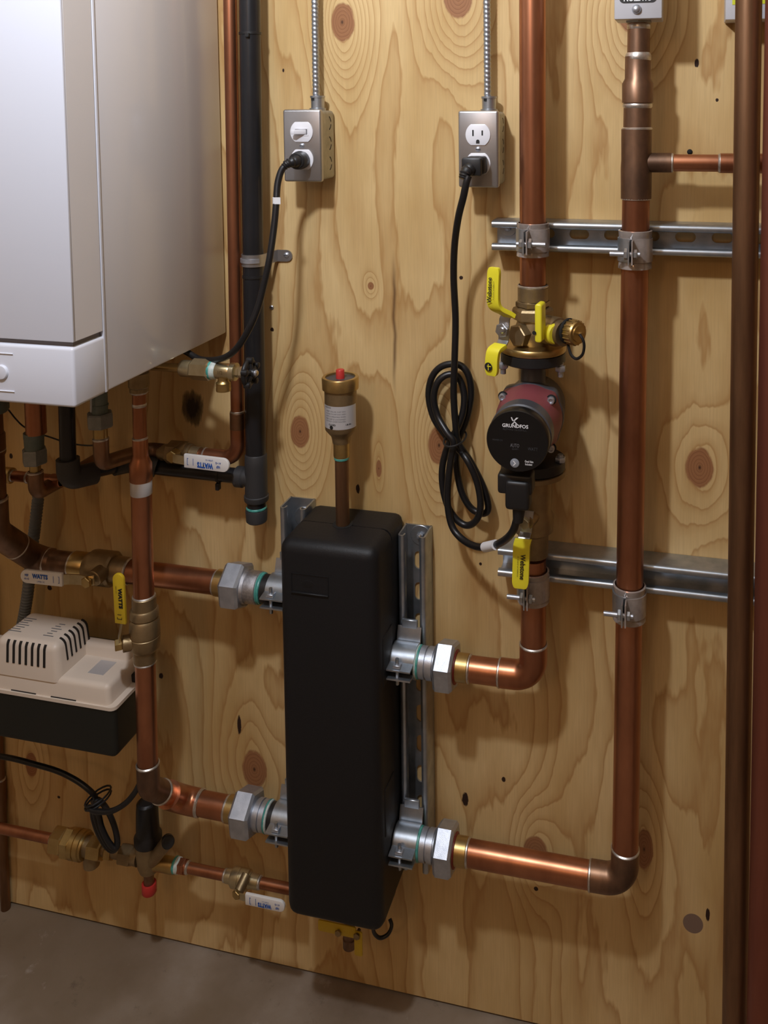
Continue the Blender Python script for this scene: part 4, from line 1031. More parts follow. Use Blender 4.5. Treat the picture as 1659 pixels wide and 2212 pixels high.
obj('pipe', cyl((X(350, 965, wd_), -wd_, wz), (ux1 + .02, -wd_, wz + .001), wr, 28), 'old_copper', w1)
obj('elbow', sweep(arcpath([(ux1, -.15, Z(218, 946, .15)), (ux1, -.15, uz), (ux1 + .004, -wd_, wz + .002), (ux1 + .035, -wd_, wz + .001)], [.015, .017], 10), .0108, 28), 'old_copper', w1)
obj('brass_tail', cyl((ux1, -.15, Z(218, 921, .15)), (ux1, -.15, Z(218, 949, .15)), .0098, 28), 'brass', w1)
solder(w1, (ux1, -.15, Z(218, 948, .15)), ZP, .0102, .005)
un = thing('union_nut', 'grey hex union under the boiler left of the copper drop pipe', 'union fitting', (ux1, -.15, Z(218, 920, .15)))
obj('hex_nut', hexnut((ux1, -.15, Z(218, 922, .15)), ZP, Z(218, 891, .15) - Z(218, 922, .15), .0188, .0022, phase=.15), 'pewter', un, smooth=0)
obj('threaded_end', lathe((ux1, -.15, Z(218, 892, .15)), ZP, [(0, .0112), (.010, .0112), (.0105, .0122), (.0125, .0122), (.013, .0112), (.040, .0112)], 28), 'patina', un)
obj('clip_rod', cyl(at(197, 890, .165), at(197, 858, .165), .0016, 10), 'zinc', un)
# ball valve on it
bvx = X(392, 970, wd_)
wv = thing('ball_valve', 'dark brass ball valve with white lever in front of the black branch pipe', 'valve', (bvx, -wd_, wz))
def wl(a, b, r0, r1, nm, m='old_brass', seg=28, hexa=False):
    xa, xb = X(a, 968, wd_), X(b, 968, wd_)
    if hexa: return obj(nm, hexnut((xa, -wd_, wz), XP, xb - xa, r0, .001, phase=.2), m, wv, smooth=0)
    return obj(nm, lathe((xa, -wd_, wz), XP, [(0, r0), (xb - xa, r1)], seg), m, wv)
wl(346, 366, .0115, .0125, 'solder_cup'); wl(365, 405, .0182, .0182, 'body', hexa=True); wl(404, 409, .0165, .0165, 'body_ring'); wl(409, 414, .0150, .0150, 'body_ring'); wl(413, 432, .0122, .0118, 'solder_cup')
vs_ = at(374, 985, .070)
obj('stem_nut', hexnut(vs_ + V((0, .012, 0)), YN, .018, .0095, .001), 'brass', wv, smooth=0)
obj('stem_boss', cyl(vs_ + V((0, .030, .002)), vs_ + V((0, .008, 0)), .0095, 20), 'old_brass', wv)
H0, H1 = at(399, 994, .078), at(496, 1005, .080)
hd = (H1 - H0); hd.z = -.001; hd = hd.normalized(); Lh = (H1 - H0).length
obj('lever_strap', bar([vs_ + V((0, -.004, 0)), vs_ + V((.006, -.006, -.001)), H0 + V((.002, .001, -.001))], ZP, .013, .002), 'bright_brass', wv, smooth=30)
def white_lever(parent, H0, hd, L, w, up, flip, lab, mat='white_vinyl', ink='blue_ink', tip='end'):
    """vinyl sleeve from H0 along hd, tip rounded; faces the room"""
    n = hd.cross(up).normalized()
    if n.y > 0: n = -n
    upn = n.cross(hd).normalized()
    if upn.dot(up) < 0: upn = -upn
    poly = [(0, -w / 2), (L - w * .5, -w / 2)] + [(L - w * .5 + w * .5 * math.cos(-PI / 2 + PI * k / 10), w * .5 * math.sin(-PI / 2 + PI * k / 10)) for k in range(1, 10)] + [(L - w * .5, w / 2), (0, w / 2)]
    nn = hd.cross(upn)
    th = .0052 if nn.dot(n) > 0 else -.0052
    h = obj('lever_handle', plate(H0 - n * .0026, hd, upn, poly, th, .0012, 2), mat, parent, label=lab, smooth=40)
    rx, ru = (-hd, -upn) if flip else (hd, upn)
    if rx.cross(ru).dot(n) < 0: rx = -rx
    c = H0 + n * .0027
    return h, c, rx, ru, upn
h, c, rx, ru, upn = white_lever(wv, H0, hd, Lh, .0205, ZP, True, 'white vinyl lever with blue upside-down lettering')
text('WATTS', c + hd * (Lh * .48) - upn * .0032, rx, ru, .0265, .0088, 'blue_ink', h, bold=.06)
text('LFFBV-3C', c + hd * (Lh * .57) + upn * .0055, rx, ru, .0125, .0024, 'blue_ink', h)
text('NSF', c + hd * (Lh * .77) - upn * .0030, rx, ru, .0060, .0040, 'blue_ink', h, bold=.03)
text('61-G', c + hd * (Lh * .77) + upn * .0025, rx, ru, .0085, .0030, 'blue_ink', h, bold=.02)
def bracket_mark(c, hd, upn, h, ink, k=1.):
    b = merge(plate(c, hd, upn, [(0, -.0052), (.0006, -.0052), (.0006, .0052), (0, .0052)], .0002), plate(c + hd * .0048 * k, hd, upn, [(0, -.0052), (.0006, -.0052), (.0006, .0052), (0, .0052)], .0002),
              plate(c, hd, upn, [(0, .0046), (.002, .0046), (.002, .0052), (0, .0052)], .0002), plate(c, hd, upn, [(0, -.0052), (.002, -.0052), (.002, -.0046), (0, -.0046)], .0002))
    obj('arrow_mark', b, ink, h, smooth=0)
bracket_mark(c + hd * (Lh * .08) + YN * .0004, hd, upn, h, 'blue_ink', 2)

# ---------------------------------------------------------------- brass drain cock with black handwheel under the boiler
gz, gd = -.366, .12
def gx(u): return X(u, 798, gd)
dk_ = thing('drain_cock', 'brass boiler drain valve with black handwheel below the boiler side', 'valve', (gx(440), -gd, gz))
def gl(nm, mat, prof, seg=28, hexa=None):
    pts = [(gx(u) - gx(prof[0][0]), r) for u, r in prof]
    return obj(nm, lathe((gx(prof[0][0]), -gd, gz), XP, pts, seg, phase=hexa or 0), mat, dk_, smooth=0 if hexa else 38)
gl('tube', 'brass', [(325, .0062), (396, .0062)])
gl('collar', 'bright_brass', [(392, .0110), (394, .0118), (417, .0118)])
gl('hex_body', 'bright_brass', [(415, .0138), (418, .0150), (452, .0150), (457, .0130)], 6, .32)
gl('thread_sealant', 'ptfe', [(454, .0115), (457, .0127), (466, .0122), (470, .0105)])
gl('sealant_bead', 'teal', [(453, .0122), (455, .0131), (458, .0131), (460, .012)])
gl('valve_body', 'bright_brass', [(464, .0098), (470, .0112), (494, .0108), (498, .0100), (500, .0126), (510, .0126), (511, .0105)], 32)
gl('packing_nut', 'bright_brass', [(510, .0070), (512, .0078), (517, .0078), (518, .0066), (519, .0078), (527, .0078)], 6, .3)
gl('stem', 'bright_brass', [(525, .0035), (556, .0035), (557, .0025)], 14)
text('1/2', V((gx(484), -gd - .0114, gz + .001)), XP, ZP, .007, .0055, 'old_brass', dk_, name='stamped_mark')
spx = gx(482)
sp2 = obj('spout', lathe((spx, -gd, gz - .006), ZN, [(0, .0085), (.006, .0076), (.0085, .0085), (.0105, .0106), (.0125, .0100), (.0145, .0106), (.0165, .0100), (.0185, .0106), (.0205, .0104), (.0220, .0104), (.0220, .0086), (.014, .0084)], 32, caps=False), 'brass', dk_)
obj('spout_bore', lathe((spx, -gd, gz - .020), ZP, [(0, .0085), (.001, .0085)], 24), 'seam', sp2)
hwx = gx(541); hwc = V((hwx, -gd, gz))
hw = obj('handwheel', tubering(hwc - XP * .0025, XP, .0165, .0036, 40, 10), 'black_plastic', dk_)
for k in range(5):
    a = .35 + 2 * PI * k / 5; dv_ = V((0, math.cos(a), math.sin(a)))
    obj('spoke', sweep([hwc + dv_ * .003 + XP * .002, hwc + dv_ * .0165], [.0034, .0026], 10), 'black_plastic', hw)
    lathe_c = hwc + dv_ * .0178
    obj('lobe', lathe(lathe_c - XP * .005, XP, [(0, .0028), (.001, .0044), (.009, .0044), (.010, .0028)], 18), 'black_plastic', hw)
obj('hub', lathe(hwc - XP * .004, XP, [(0, .0062), (.009, .0062), (.011, .0052)], 20), 'black_plastic', hw)
obj('wheel_screw', lathe(hwc + XP * .007, XP, [(0, .0046), (.002, .0046), (.004, .0025), (.0042, 0)], 16), 'chrome', dk_)

# ---------------------------------------------------------------- drop pipe from the boiler with the yellow-handled valve
DX0, DX1, DD = at(301, 880, .15), at(318, 1600, .15), .15
def dz(v): return Z(308, v, DD)
def dpnt(v):
    z = dz(v); return V((DX0.x + (DX1.x - DX0.x) * (z - DX0.z) / (DX1.z - DX0.z), -DD, z))
lr = .0143
drp = thing('copper_drop', 'copper drop pipe from the boiler to the lower left port', 'pipe', dpnt(1650))
def dl(nm, mat, prof, seg=32, label=None):
    p0 = dpnt(prof[0][0]); d = ZN
    return obj(nm, lathe(p0, dpnt(prof[-1][0]) - p0, [((dpnt(v) - p0).length, r) for v, r in prof], seg), mat, drp, label=label)
dl('boiler_nut', 'old_brass', [(806, .014), (812, .0142), (835, .0142), (838, .0126), (846, .0126)])
solder(drp, dpnt(846), ZP, .0112, .006)
dl('pipe', 'copper', [(840, .0094), (952, .0094)])
solder(drp, dpnt(875), ZP, .0090, .007)
dl('reducer', 'copper', [(946, .0100), (948, .0106), (982, .0106), (990, .0118), (1002, .0156), (1036, .0158), (1038, .0148)])
solder(drp, dpnt(947), ZP, .0098)
dl('tape_wrap', 'label_silver', [(1038, .0145), (1039, .0149), (1066, .0149), (1067, .0145)])
dl('pipe', 'copper', [(1036, lr), (1290, lr)])
dl('pipe', 'copper', [(1415, lr), (1655, lr)])
solder(drp, dpnt(1287), ZP, lr + .0006); solder(drp, dpnt(1428), ZP, lr + .0004)
q0 = V((DX1.x, -DD, -.977)); q1 = V((DX1.x, -.065, -1.062))
solder(drp, dpnt(1648), ZP, lr + .0012)
dg_ = (q1 - q0).normalized()
obj('elbow', sweep(arcpath([dpnt(1650), q0, q0 + dg_ * .042], .022, 10), .0161, 32), 'old_copper', drp)
solder(drp, q0 + dg_ * .043, dg_, lr + .0022, .005)
obj('pipe', cyl(q0 + dg_ * .035, q1 - dg_ * .03, lr, 28), 'copper', drp)
LEX = X(432, 1730, .065)
obj('elbow', sweep(arcpath([q1 - dg_ * .052, q1, V((LEX, -.065, -1.0622))], .026, 12), PR + .0016, 32), 'copper', drp)
solder(drp, (LEX, -.065, -1.0622), XP, PR + .001, .006)
obj('pipe', cyl((LEX - .005, -.065, -1.0622), E_LL, PR, 36), 'copper', drp)
solder(drp, E_LL - XP * .001, XP, PR + .0002, .006)
# valve body
dvv = thing('ball_valve', 'brass ball valve with upright yellow lever beside the beige condensate pump', 'valve', dpnt(1420))
def dvl(nm, prof, seg=36, hx=None, mat='old_brass'):
    p0 = dpnt(prof[0][0])
    return obj(nm, lathe(p0, ZN, [((dpnt(v) - p0).length, r) for v, r in prof], seg, phase=hx or 0), mat, dvv, smooth=0 if hx else 38)
dvl('solder_cup', [(1286, .0155), (1288, .0168), (1313, .0168)]); dvl('collar', [(1312, .0178), (1316, .0198), (1330, .0198), (1334, .0172)])
dvl('body', [(1333, .0185), (1338, .0208), (1368, .0212), (1369, .0206), (1371, .0206), (1372, .0212), (1394, .0208), (1402, .0165)], 40)
dvl('solder_cup', [(1400, .0165), (1424, .0162), (1426, .0150)])
svd = V((-.80, -.60, 0)).normalized(); sv0 = dpnt(1380)
obj('stem_boss', cyl(sv0 + svd * .012, sv0 + svd * .030, .0115, 22, .001), 'old_brass', dvv)
obj('stem_nut', hexnut(sv0 + svd * .030, svd, .010, .0085, .001), 'brass', dvv, smooth=0)
hc0, hc1 = at(262, 1346, .188), at(256, 1238, .190)
st = obj('lever_strap', bar([sv0 + svd * .034 + ZN * .004, sv0 + svd * .034 + ZP * .010, hc0 + V((0, .002, .004))], V((.6, -.8, 0)), .012, .002), 'bright_brass', dvv, smooth=30)
ud = (hc1 - hc0).normalized()
lh = (hc1 - hc0).length
h, c, rx, ru, upn = white_lever(dvv, hc0, ud, lh, .0172, XP, False, 'golden yellow vinyl lever with black lettering', 'ochre_vinyl')
upn = XP
text('WATTS', c + ud * (lh * .52) + XP * .0028, -ud, XP, .0300, .0064, 'black_ink', h, bold=.07)
text('FBV-3C', c + ud * (lh * .68) - XP * .0032, -ud, XP, .0110, .0015, 'black_ink', h)
obj('arrow_mark', merge(plate(c + ud * (lh * .10) + YN * .0005, XP, ZP, [(-.0036, 0), (.0036, 0), (.0036, .0007), (-.0036, .0007)], .0002), plate(c + ud * (lh * .10) + YN * .0005, XP, ZP, [(-.0036, 0), (-.003, 0), (-.003, .003), (-.0036, .003)], .0002), plate(c + ud * (lh * .10) + YN * .0005, XP, ZP, [(.003, 0), (.0036, 0), (.0036, .003), (.003, .003)], .0002), plate(c + ud * (lh * .19) + YN * .0005, XP, ZP, [(-.003, 0), (.003, 0), (.003, .0006), (-.003, .0006)], .0002)), 'black_ink', h, smooth=0)

# ---------------------------------------------------------------- upper left run to the separator with white lever valve
lz = -.707; lxp = X(85, 1205, .065)
def lx(u): return X(u, 1225, .065)
lrn = thing('copper_run', 'large dark copper run at the left edge bending to the upper left port', 'pipe', (lxp, -.065, lz))
obj('pipe', cyl(E_LU, (lx(272), -.065, lz), PR, 36), 'copper', lrn, label='bright straight copper pipe into the port')
solder(lrn, E_LU, XN, PR + .0002, .006); solder(lrn, (lx(279), -.065, lz), XP, PR + .0012)
obj('pipe', cyl((lx(162), -.065, lz), (lx(100), -.065, lz), PR, 36), 'old_copper', lrn)
solder(lrn, (lx(159), -.065, lz), XP, PR + .0008, .005)
k0 = V((lxp - .004, -.15, -.622)); k1 = V((lxp - .004, -.065, lz)); kd = (k1 - k0).normalized()
obj('elbow', sweep(arcpath([k1 - kd * .060, k1, V((lx(106), -.065, lz))], .024, 12), PR + .0020, 32), 'old_copper', lrn)
solder(lrn, (lx(106), -.065, lz), XP, PR + .0014, .006)
obj('elbow', sweep(arcpath([k0 + ZP * .050, k0, k0 + kd * .060], .034, 12), PR + .0020, 32), 'old_copper', lrn)
solder(lrn, k0 + ZP * .049, ZP, PR + .0014, .006); solder(lrn, k0 + kd * .059, kd, PR + .0014, .005)
obj('pipe', cyl(k0 + ZP * .045, V((k0.x, -.15, bz)), PR, 36), 'dark_copper', lrn)
obj('coupling', lathe((k0.x, -.15, Z(5, 985, .15)), ZP, [(0, .0188), (.002, .0196), (.030, .0196), (.032, .0186)], 36), 'dark_copper', lrn)
solder(lrn, (k0.x, -.15, Z(5, 975, .15)), ZP, .0188, .004)
obj('boiler_union', lathe((k0.x + .003, -.15, Z(12, 893, .15)), ZP, [(0, .0215), (.004, .0242), (.018, .0242), (.019, .0225), (.034, .0225)], 40), 'patina', lrn)
# valve
lvv = thing('ball_valve', 'brass ball valve with white lever above the beige condensate pump', 'valve', (lx(240), -.065, lz))
def lvl(nm, prof, mat='old_brass', seg=40):
    x0 = lx(prof[0][0]); return obj(nm, lathe((x0, -.065, lz), XP, [(lx(u) - x0, r) for u, r in prof], seg), mat, lvv)
lvl('solder_cup', [(160, .0188), (161, .0198), (190, .0198), (192, .0186), (196, .0186)], 'brass')
lvl('body', [(190, .0205), (194, .0215), (200, .0255), (206, .0262), (244, .0262), (248, .0235)])
lvl('solder_cup', [(246, .0200), (276, .0200), (278, .0190)])
vst = at(190, 1256, .105)
obj('stem_boss', cyl((vst.x + .010, -.075, vst.z + .006), (vst.x + .006, -.100, vst.z + .002), .0125, 22, .001), 'old_brass', lvv)
obj('stem_nut', hexnut(vst, V((-.15, -.98, 0)), .006, .0088, .0008), 'brass', lvv, smooth=0)
obj('lever_strap', bar([at(204, 1253, .104), at(188, 1256, .105), at(172, 1252, .106), at(150, 1251, .109), at(134, 1252, .116)], ZP, .0155, .0022), 'bright_brass', lvv, smooth=30)
H1_, H0_ = at(46, 1241, .120), at(136, 1252, .117)
hd2 = (H1_ - H0_); hd2.z = 0; hd2 = hd2.normalized(); L2 = (H1_ - H0_).length
h, c, rx, ru, upn = white_lever(lvv, H0_, hd2, L2, .0205, ZP, False, 'white vinyl lever with blue lettering')
rx, ru = XP, ZP
text('WATTS', c + hd2 * (L2 * .52) + ZP * .0025, -hd2, ZP, .0265, .0076, 'blue_ink', h, bold=.06)
text('LFFBV-3C', c + hd2 * (L2 * .50) - ZP * .0055, -hd2, ZP, .0130, .0024, 'blue_ink', h)
text('NSF', c + hd2 * (L2 * .84) + ZP * .0030, -hd2, ZP, .0060, .0040, 'blue_ink', h, bold=.03)
text('61-G', c + hd2 * (L2 * .84) - ZP * .0025, -hd2, ZP, .0075, .0030, 'blue_ink', h, bold=.02)
bracket_mark(c + hd2 * (L2 * .06) + YN * .0004, hd2, ZP, h, 'blue_ink', 2)

# ---------------------------------------------------------------- other hookups under the boiler
gxp = at(77, 900, .15)
gs = thing('copper_hookup', 'copper stub with grey hex union hanging under the boiler front', 'pipe', (gxp.x, -.15, Z(77, 1080, .15)))
def gv(v): return Z(78, v, .15)
gxx = X(75, 985, .15)
obj('pipe', cyl((gxp.x, -.15, bz), (gxp.x, -.15, gv(936)), .0143, 32), 'copper', gs)
obj('threaded_cap', lathe((gxx, -.15, gv(970)), ZP, [(0, .0132), (gv(946) - gv(970), .0138), (gv(945) - gv(970), .0142), (gv(934) - gv(970), .0142)], 32), 'patina', gs)
obj('hex_nut', hexnut((gxx, -.15, gv(1001)), ZP, gv(969) - gv(1001), .0178, .0022, phase=.25), 'pewter', gs, smooth=0)
obj('brass_tail', cyl((gxx, -.15, gv(1022)), (gxx, -.15, gv(1000)), .0078, 28), 'brass', gs)
obj('elbow', sweep(arcpath([(gxx, -.15, gv(1018)), (gxx, -.15, gv(1066)), (gxx, -.088, gv(1066) - .002)], .0135, 10), .0108, 28), 'old_copper', gs)
solder(gs, (gxx, -.15, gv(1020)), ZP, .0098, .004); solder(gs, (gxx, -.089, gv(1066) - .002), YP, .0106, .004)
obj('pipe', cyl((gxx, -.095, gv(1066) - .002), (gxx, -.004, gv(1066) - .002), .0090, 24), 'old_copper', gs)
bb = thing('copper_branch', 'short bright copper branch behind the grey hex union', 'pipe', at(60, 1030, .115))
bpz = at(60, 1031, .115).z
def bxp(u): return X(u, 1030, .115)
obj('pipe', cyl((bxp(20), -.115, bpz), (bxp(133), -.115, bpz), .0079, 28), 'copper', bb)
obj('brass_cap', cyl((bxp(10), -.115, bpz), (bxp(27), -.115, bpz), .0118, 28, .001), 'brass', bb)
solder(bb, (bxp(28), -.115, bpz), XP, .0082); solder(bb, (bxp(61), -.115, bpz), XP, .0082)
obj('end_cap', cyl((bxp(112), -.115, bpz), (bxp(133), -.115, bpz), .0092, 28, .0008), 'copper', bb)
def corr(pts, r, pitch, amp, seg=16):
    P = catmull(pts, 1); 
    # resample
    P = catmull(pts, 40); out = [P[0]]; acc = 0
    for a, b in zip(P, P[1:]):
        acc += (b - a).length
        if acc > pitch / 4: out.append(b); acc = 0
    return sweep(out, r, seg, rfun=lambda s, th, i: r + (amp if i % 4 in (0, 1) else -amp))
obj('corrugated_conduit', corr([at(86, 1040, .03), at(82, 1080, .03), at(74, 1150, .032), at(67, 1205, .034), at(60, 1280, .036), at(50, 1340, .04), at(38, 1390, .04)], .0088, .0042, .00055), 'conduit_grey', None,
    label='grey corrugated flexible conduit hanging behind the pipes at left', cat='conduit')
obj('thin_wire', sweep(catmull([at(18, 885, .05), at(34, 905, .045), at(52, 922, .04), at(80, 935, .035), at(110, 945, .03), at(140, 955, .03), at(172, 961, .03), at(200, 962, .035), at(226, 955, .05)], 6), .0013, 8), 'rubber', None,
    label='thin dark wire drooping behind the fittings under the boiler', cat='wire')
lfx = at(0, 1690, .0095)
lf = thing('copper_line', 'thin copper pipe at the extreme left edge running to the floor', 'pipe', (lfx.x, -.0095, FZ))
obj('pipe', cyl((lfx.x, -.0095, FZ), (lfx.x, -.0095, -.76), .0079, 24), 'dark_copper', lf)
obj('coupling', cyl((lfx.x, -.0095, Z(6, 1735, .0095)), (lfx.x, -.0095, Z(6, 1684, .0095)), .0093, 24, .0005), 'dark_copper', lf)
solder(lf, (lfx.x, -.0095, Z(6, 1684, .0095)), ZP, .0083)

# ---------------------------------------------------------------- condensate pump
cx0, cx1 = -1.070, -.781
cy0, cy1 = -.176, -.088
cd = thing('condensate_pump', 'beige condensate pump with vent slots on a black tank', 'pump', ((cx0 + cx1) / 2, -.115, -.925))
obj('tank', box(cx0 + .002, cx1 - .0015, cy0 + .002, cy1, -.9245, -.8505, .0085, 3, sel=lambda m, d: abs(d.z) > .9 or m.z < -.92), 'tank_plastic', cd)
obj('mounting_bracket', box(cx0 + .02, cx1 - .09, cy1 - .002, -.001, -.915, -.865), 'tank_plastic', cd, smooth=0)
def tapered(x0, x1, y0, y1, z0, z1, dx, dy, bev, seg=4):
    b = box(x0, x1, y0, y1, z0, z1)
    for v in b.verts:
        if v.co.z > (z0 + z1) / 2:
            v.co.x += dx if v.co.x < (x0 + x1) / 2 else -dx
            v.co.y += dy if v.co.y < (y0 + y1) / 2 else -dy
    es = [e for e in b.edges if not all(abs(v.co.z - z0) < 1e-6 for v in e.verts)]
    bmesh.ops.bevel(b, geom=es, offset=bev, segments=seg, profile=.5, affect='EDGES', clamp_overlap=True)
    return b
obj('cover_lip', box(cx0, cx1, cy0, cy1, -.8515, -.8465, .009, 4, sel=lambda m, d: abs(d.z) > .9), 'cream_plastic', cd)
lo_ = obj('cover', tapered(cx0 + .004, cx1 - .010, cy0 + .003, cy1, -.8475, -.8185, .003, .003, .0075), 'cream_plastic', cd)
ho = obj('motor_housing', tapered(-.986, -.872, -.1725, -.090, -.825, -.7715, .006, .004, .0105, 5), 'cream_plastic', cd)
obj('rear_ridge', tapered(-.888, -.800, -.112, cy1, -.825, -.801, .003, .003, .006), 'cream_plastic', cd)
# vent slots on the front and over the right-hand top edge
def fy(z): return -.1725 + .004 * (z + .825) / .0535 - .0002
def fx(z): return -.872 - .006 * (z + .825) / .0535 + .0002
for k in range(7):
    pa, pb = at(15 + 13.2 * k, 1378 + 2 * k, .170), at(17 + 13.2 * k, 1430 + 2 * k, .171)
    xk = (pa.x + pb.x) / 2; zc0 = -.7820; yc0 = fy(zc0) + .0107
    obj('vent_slot', bar([(xk, fy(pb.z), pb.z), (xk, fy(-.795), -.795), (xk, fy(zc0), zc0)] + [(xk, yc0 - math.cos(a) * .0108, zc0 + math.sin(a) * .0108) for a in (.3, .6, .85)], XP, .0036, .0014), 'slot_dark', ho, smooth=0)
for k in range(6):
    y = -.150 + .0098 * k; zc0 = -.7820; xc0 = fx(zc0) - .0107
    obj('vent_slot', bar([(xc0 + math.cos(a) * .0108, y, zc0 + math.sin(a) * .0108) for a in (1.45, 1.1, .75, .4)] + [(fx(zc0), y, zc0), (fx(-.803), y, -.803)], YP, .0028, .0014), 'slot_dark', ho, smooth=0)
zs_ = at(50, 1499, .1745).z + .0015
for (ua, ub) in ((24, 77), (109, 163)):
    xa, xb = X(ua, 1505, .174), X(ub, 1505, .174)
    obj('clip_slot', box(xa, xb, -.1738, -.1690, zs_ - .0013, zs_ + .0013), 'slot_dark', lo_, smooth=0)
tzp = -.7714
for (x0, x1, y0, n) in ((-.975, -.953, -.150, 7), (-.915, -.898, -.150, 6)):
    for k in range(n):
        y = y0 + .0055 * k * (1 if x0 < -.95 else 1.1)
        obj('printed_line', box(x0 + .002 * (k % 3), x1 - .003 * ((k * 2) % 3), y, y + .0016, tzp, tzp + .0002), 'faint_print' if 'faint_print' in MT else 'grey_ink', ho, smooth=0)
obj('rating_label', box(-.842, -.816, -.150, -.118, -.8186, -.8182), 'label_silver', lo_, smooth=0)
obj('cord_grommet', box(cx1 - .0125, cx1 - .002, -.118, -.096, -.8465, -.834, .002, 2), 'rubber', cd)

# ---------------------------------------------------------------- black tube with its tied coil
tk = thing('drain_tube', 'thin black tube tied in a small coil below the condensate pump', 'tube', at(230, 1785, .11))
cp3 = [at(-14, 1631, .115), at(30, 1639, .115), at(75, 1651, .115), at(125, 1666, .115), at(165, 1686, .115), at(192, 1706, .115), at(206, 1722, .112)]
loop = []
for L_ in range(3):
    for k in range(10):
        a = 2 * PI * k / 10 + PI * .9
        ca, sa = math.cos(a) * (44 - 2 * L_), math.sin(a) * (20 - 3 * L_)
        # long axis leans to the lower right
        uu = 226 + ca * .46 - sa * .89 + 3 * L_; vv = 1782 + ca * 1.25 + sa * .34
        loop.append(at(uu, vv, .105 + .009 * L_ + .004 * math.sin(a)))
cp3 += loop + [at(192, 1744, .134), at(205, 1752, .138), at(240, 1752, .138), at(270, 1736, .134), at(291, 1712, .130), at(302, 1690, .124), at(306, 1672, .116)]
obj('tube', sweep(catmull(cp3, 6), .0041, 12), 'rubber', tk)
tcn = at(212, 1728, .118)
for k in range(2):
    obj('cable_tie', sweep([tcn + V((math.cos(2 * PI * j / 16) * .0165, math.sin(2 * PI * j / 16) * .022, math.cos(2 * PI * j / 16) * .006 + .006 * k)) for j in range(16)], .0014, 8, closed=True), 'black_plastic', tk)

# ---------------------------------------------------------------- make-up water line low on the left
md, mz = .06, -1.177
def mx(u): return X(u, 1845, md)
def ML(t, nm, mat, prof, seg=28, hx=None, label=None):
    x0 = mx(prof[0][0]); return obj(nm, lathe((x0, -md, mz), XP, [(mx(u) - x0, r) for u, r in prof], seg, phase=hx or 0), mat, t, smooth=0 if hx else 38, label=label)
m1 = thing('copper_line', 'small copper feed pipe low at the left edge', 'pipe', (mx(60), -md, mz))
ML(m1, 'pipe', 'copper', [(-60, .0079), (122, .0079)])
bf = thing('backflow_preventer', 'brass backflow preventer with vent stub on the low feed line', 'valve', (mx(180), -md, mz))
ML(bf, 'hex_nut', 'brass', [(119, .019), (122, .0215), (141, .0215), (145, .019)], 6, .25)
ML(bf, 'solder_neck', 'tin', [(112, .0085), (114, .0098), (121, .0098)])
ML(bf, 'hex_nut', 'brass', [(144, .0215), (146, .0228), (160, .0228), (162, .0200)], 6, .5)
ML(bf, 'body', 'brass', [(160, .0200), (162, .0222), (171, .0222), (172, .0205), (174, .0205), (175, .0222), (183, .0220), (184, .0200), (188, .0195)], 36)
ML(bf, 'hex_end', 'brass', [(196, .0150), (198, .0178), (221, .0178), (224, .0160)], 6, .3)
ML(bf, 'neck', 'old_brass', [(185, .0150), (199, .0150)])
vb = V((mx(197), -md, mz))
obj('vent_stub', lathe(vb, ZN, [(0, .012), (.018, .0118), (.022, .0125), (.030, .0125), (.032, .0105), (.0325, 0)], 28), 'old_brass', bf)
ML(bf, 'nipple', 'old_brass', [(222, .0092), (266, .0092)])
ML(bf, 'hex_nut', 'brass', [(231, .0125), (233, .0135), (243, .0135), (245, .0125)], 6, .3)
prv = thing('pressure_reducer', 'brass pressure reducing valve with black bonnet and red-capped stub below', 'valve', (mx(322), -md, mz - .05))
pvx = mx(321)
ML(prv, 'inlet_nut', 'old_brass', [(262, .014), (264, .0158), (284, .0158), (287, .0135)], 6, .35)
ML(prv, 'inlet_neck', 'old_brass', [(284, .0120), (300, .0130)])
obj('body', lathe((pvx, -md, mz - .020), ZP, [(0, .008), (.003, .0145), (.012, .0175), (.032, .0192), (.042, .0205), (.049, .0205)], 36), 'old_brass', prv)
bon = obj('bonnet', lathe((pvx, -md, mz + .028), ZP, [(0, .0195), (.002, .0212), (.012, .0212), (.016, .0182), (.0185, .0178), (.056, .0166), (.066, .0156), (.069, .0125), (.070, 0)], 36), 'black_plastic', prv)
obj('outlet', lathe((pvx + .012, -md, mz - .002), XP, [(0, .0125), (.016, .0118), (mx(376) - pvx - .014, .0120), (mx(381) - pvx - .012, .0112)], 28), 'brass', prv)
gp = at(362, 1817, .085)
obj('gauge_plug', lathe((pvx + .010, -md - .006, mz + .004), (gp - V((pvx + .010, -md - .006, mz + .004))), [(0, .0095), ((gp - V((pvx + .010, -md - .006, mz + .004))).length, .0098)], 24), 'old_brass', prv)
obj('plug_face', lathe(gp, V((.55, -.6, .35)), [(-.003, .0095), (.006, .0095), (.0075, .008), (.0076, 0)], 24), 'black_plastic', prv)
obj('stub', cyl((pvx - .001, -md, mz - .018), (pvx - .001, -md, mz - .052), .0078, 24), 'old_copper', prv)
obj('red_cap', lathe((pvx - .001, -md, mz - .039), ZN, [(0, .0082), (0, .0108), (.001, .0113), (.015, .0113), (.0168, .0100), (.0168, 0)], 28, caps=False), 'red_plastic', prv, label='red plastic end cap')
m2 = thing('copper_line', 'short copper line from the pressure reducer to the separator', 'pipe', (mx(450), -md, mz))
ML(m2, 'thread_tape', 'ptfe', [(378, .0105), (380, .0118), (387, .0115), (389, .0100)])
ML(m2, 'thread_sealant', 'teal', [(376, .0112), (378, .0124), (380, .0124), (382, .0115)])
ML(m2, 'adapter_hex', 'copper', [(387, .0112), (389, .0120), (393, .0120), (394, .0108), (396, .0108), (397, .0120), (400, .0118)], 6, .3)
ML(m2, 'adapter_cup', 'copper', [(398, .0092), (405, .0092)])
ML(m2, 'pipe', 'copper', [(402, .0079), (492, .0079)])
ML(m2, 'pipe', 'copper', [(556, .0079), (640, .0079)])
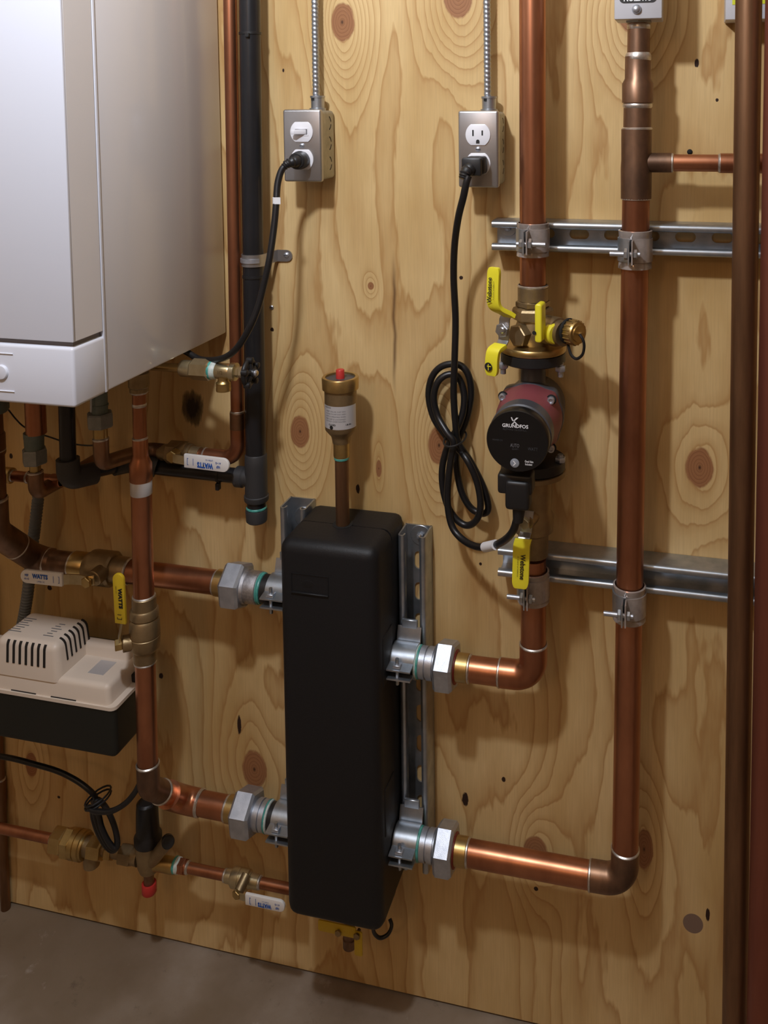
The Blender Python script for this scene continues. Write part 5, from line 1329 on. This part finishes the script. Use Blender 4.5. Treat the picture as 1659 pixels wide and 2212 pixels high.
for u in (405, 486, 560): solder(m2, (mx(u), -md, mz), XP, .0084, .005)
mv = thing('ball_valve', 'small brass ball valve with white lever at the separator foot', 'valve', (mx(525), -md, mz))
ML(mv, 'solder_cup', 'bright_brass', [(487, .0092), (490, .0100), (502, .0100)])
ML(mv, 'body', 'bright_brass', [(500, .0118), (504, .0142), (517, .0146), (518, .0138), (520, .0138), (521, .0146), (536, .0142), (538, .0122)], 32)
ML(mv, 'solder_cup', 'bright_brass', [(536, .0110), (540, .0110), (541, .0102), (558, .0100), (559, .0092)])
ms = at(514, 1929, .085)
obj('stem_boss', cyl((ms.x + .004, -.064, ms.z + .012), (ms.x, -.082, ms.z), .0075, 18), 'old_brass', mv)
obj('stem_nut', hexnut(ms, V((-.2, -.97, 0)), .006, .0070, .0008), 'brass', mv, smooth=0)
G0, G1 = at(531, 1940, .092), at(616, 1957, .092)
gd_ = (G1 - G0); gd_.z *= .2; gd_.y = 0; gd_ = gd_.normalized(); LG = (G1 - G0).length
obj('lever_strap', bar([ms + V((-.003, -.003, .002)), ms + V((.004, -.004, -.001)), G0 + V((.003, 0, 0))], ZP, .010, .0018), 'bright_brass', mv, smooth=30)
h, c, rx, ru, upn = white_lever(mv, G0, gd_, LG, .0172, ZP, True, 'white vinyl lever with blue upside-down lettering')
text('WATTS', c + gd_ * (LG * .50) - upn * .0030, rx, ru, .0220, .0072, 'blue_ink', h, bold=.06)
text('LFFBV-3C', c + gd_ * (LG * .52) + upn * .0028, rx, ru, .0110, .0016, 'blue_ink', h)
text('NSF', c + gd_ * (LG * .82) - upn * .0030, rx, ru, .0055, .0036, 'blue_ink', h, bold=.03)
text('61-G', c + gd_ * (LG * .82) + upn * .0025, rx, ru, .0075, .0028, 'blue_ink', h, bold=.02)
bracket_mark(c + gd_ * (LG * .12) + YN * .0004, gd_, upn, h, 'blue_ink', 2)

# ---------------------------------------------------------------- the two pipes at the right edge
dd_ = .13; dx_ = X(1616, 300, dd_)
rp = thing('copper_pipe', 'tall dull brown copper pipe standing in front of the struts', 'pipe', (dx_, -dd_, FZ))
obj('pipe', cyl((X(1588, 2150, dd_), -dd_, FZ), (X(1617, 0, dd_), -dd_, .30), .0152, 40), 'dark_copper', rp)
rp2 = thing('copper_pipe', 'reddish copper pipe along the extreme right edge', 'pipe', (X(1680, 300, .155), -.155, FZ))
ra_, rb_ = at(1651, 100, .155), at(1613, 2150, .155)
obj('pipe', cyl((rb_.x + .0178, -.155, FZ), (ra_.x + .0178, -.155, .30), .0175, 40), 'red_copper', rp2)
bpy.context.view_layer.update()
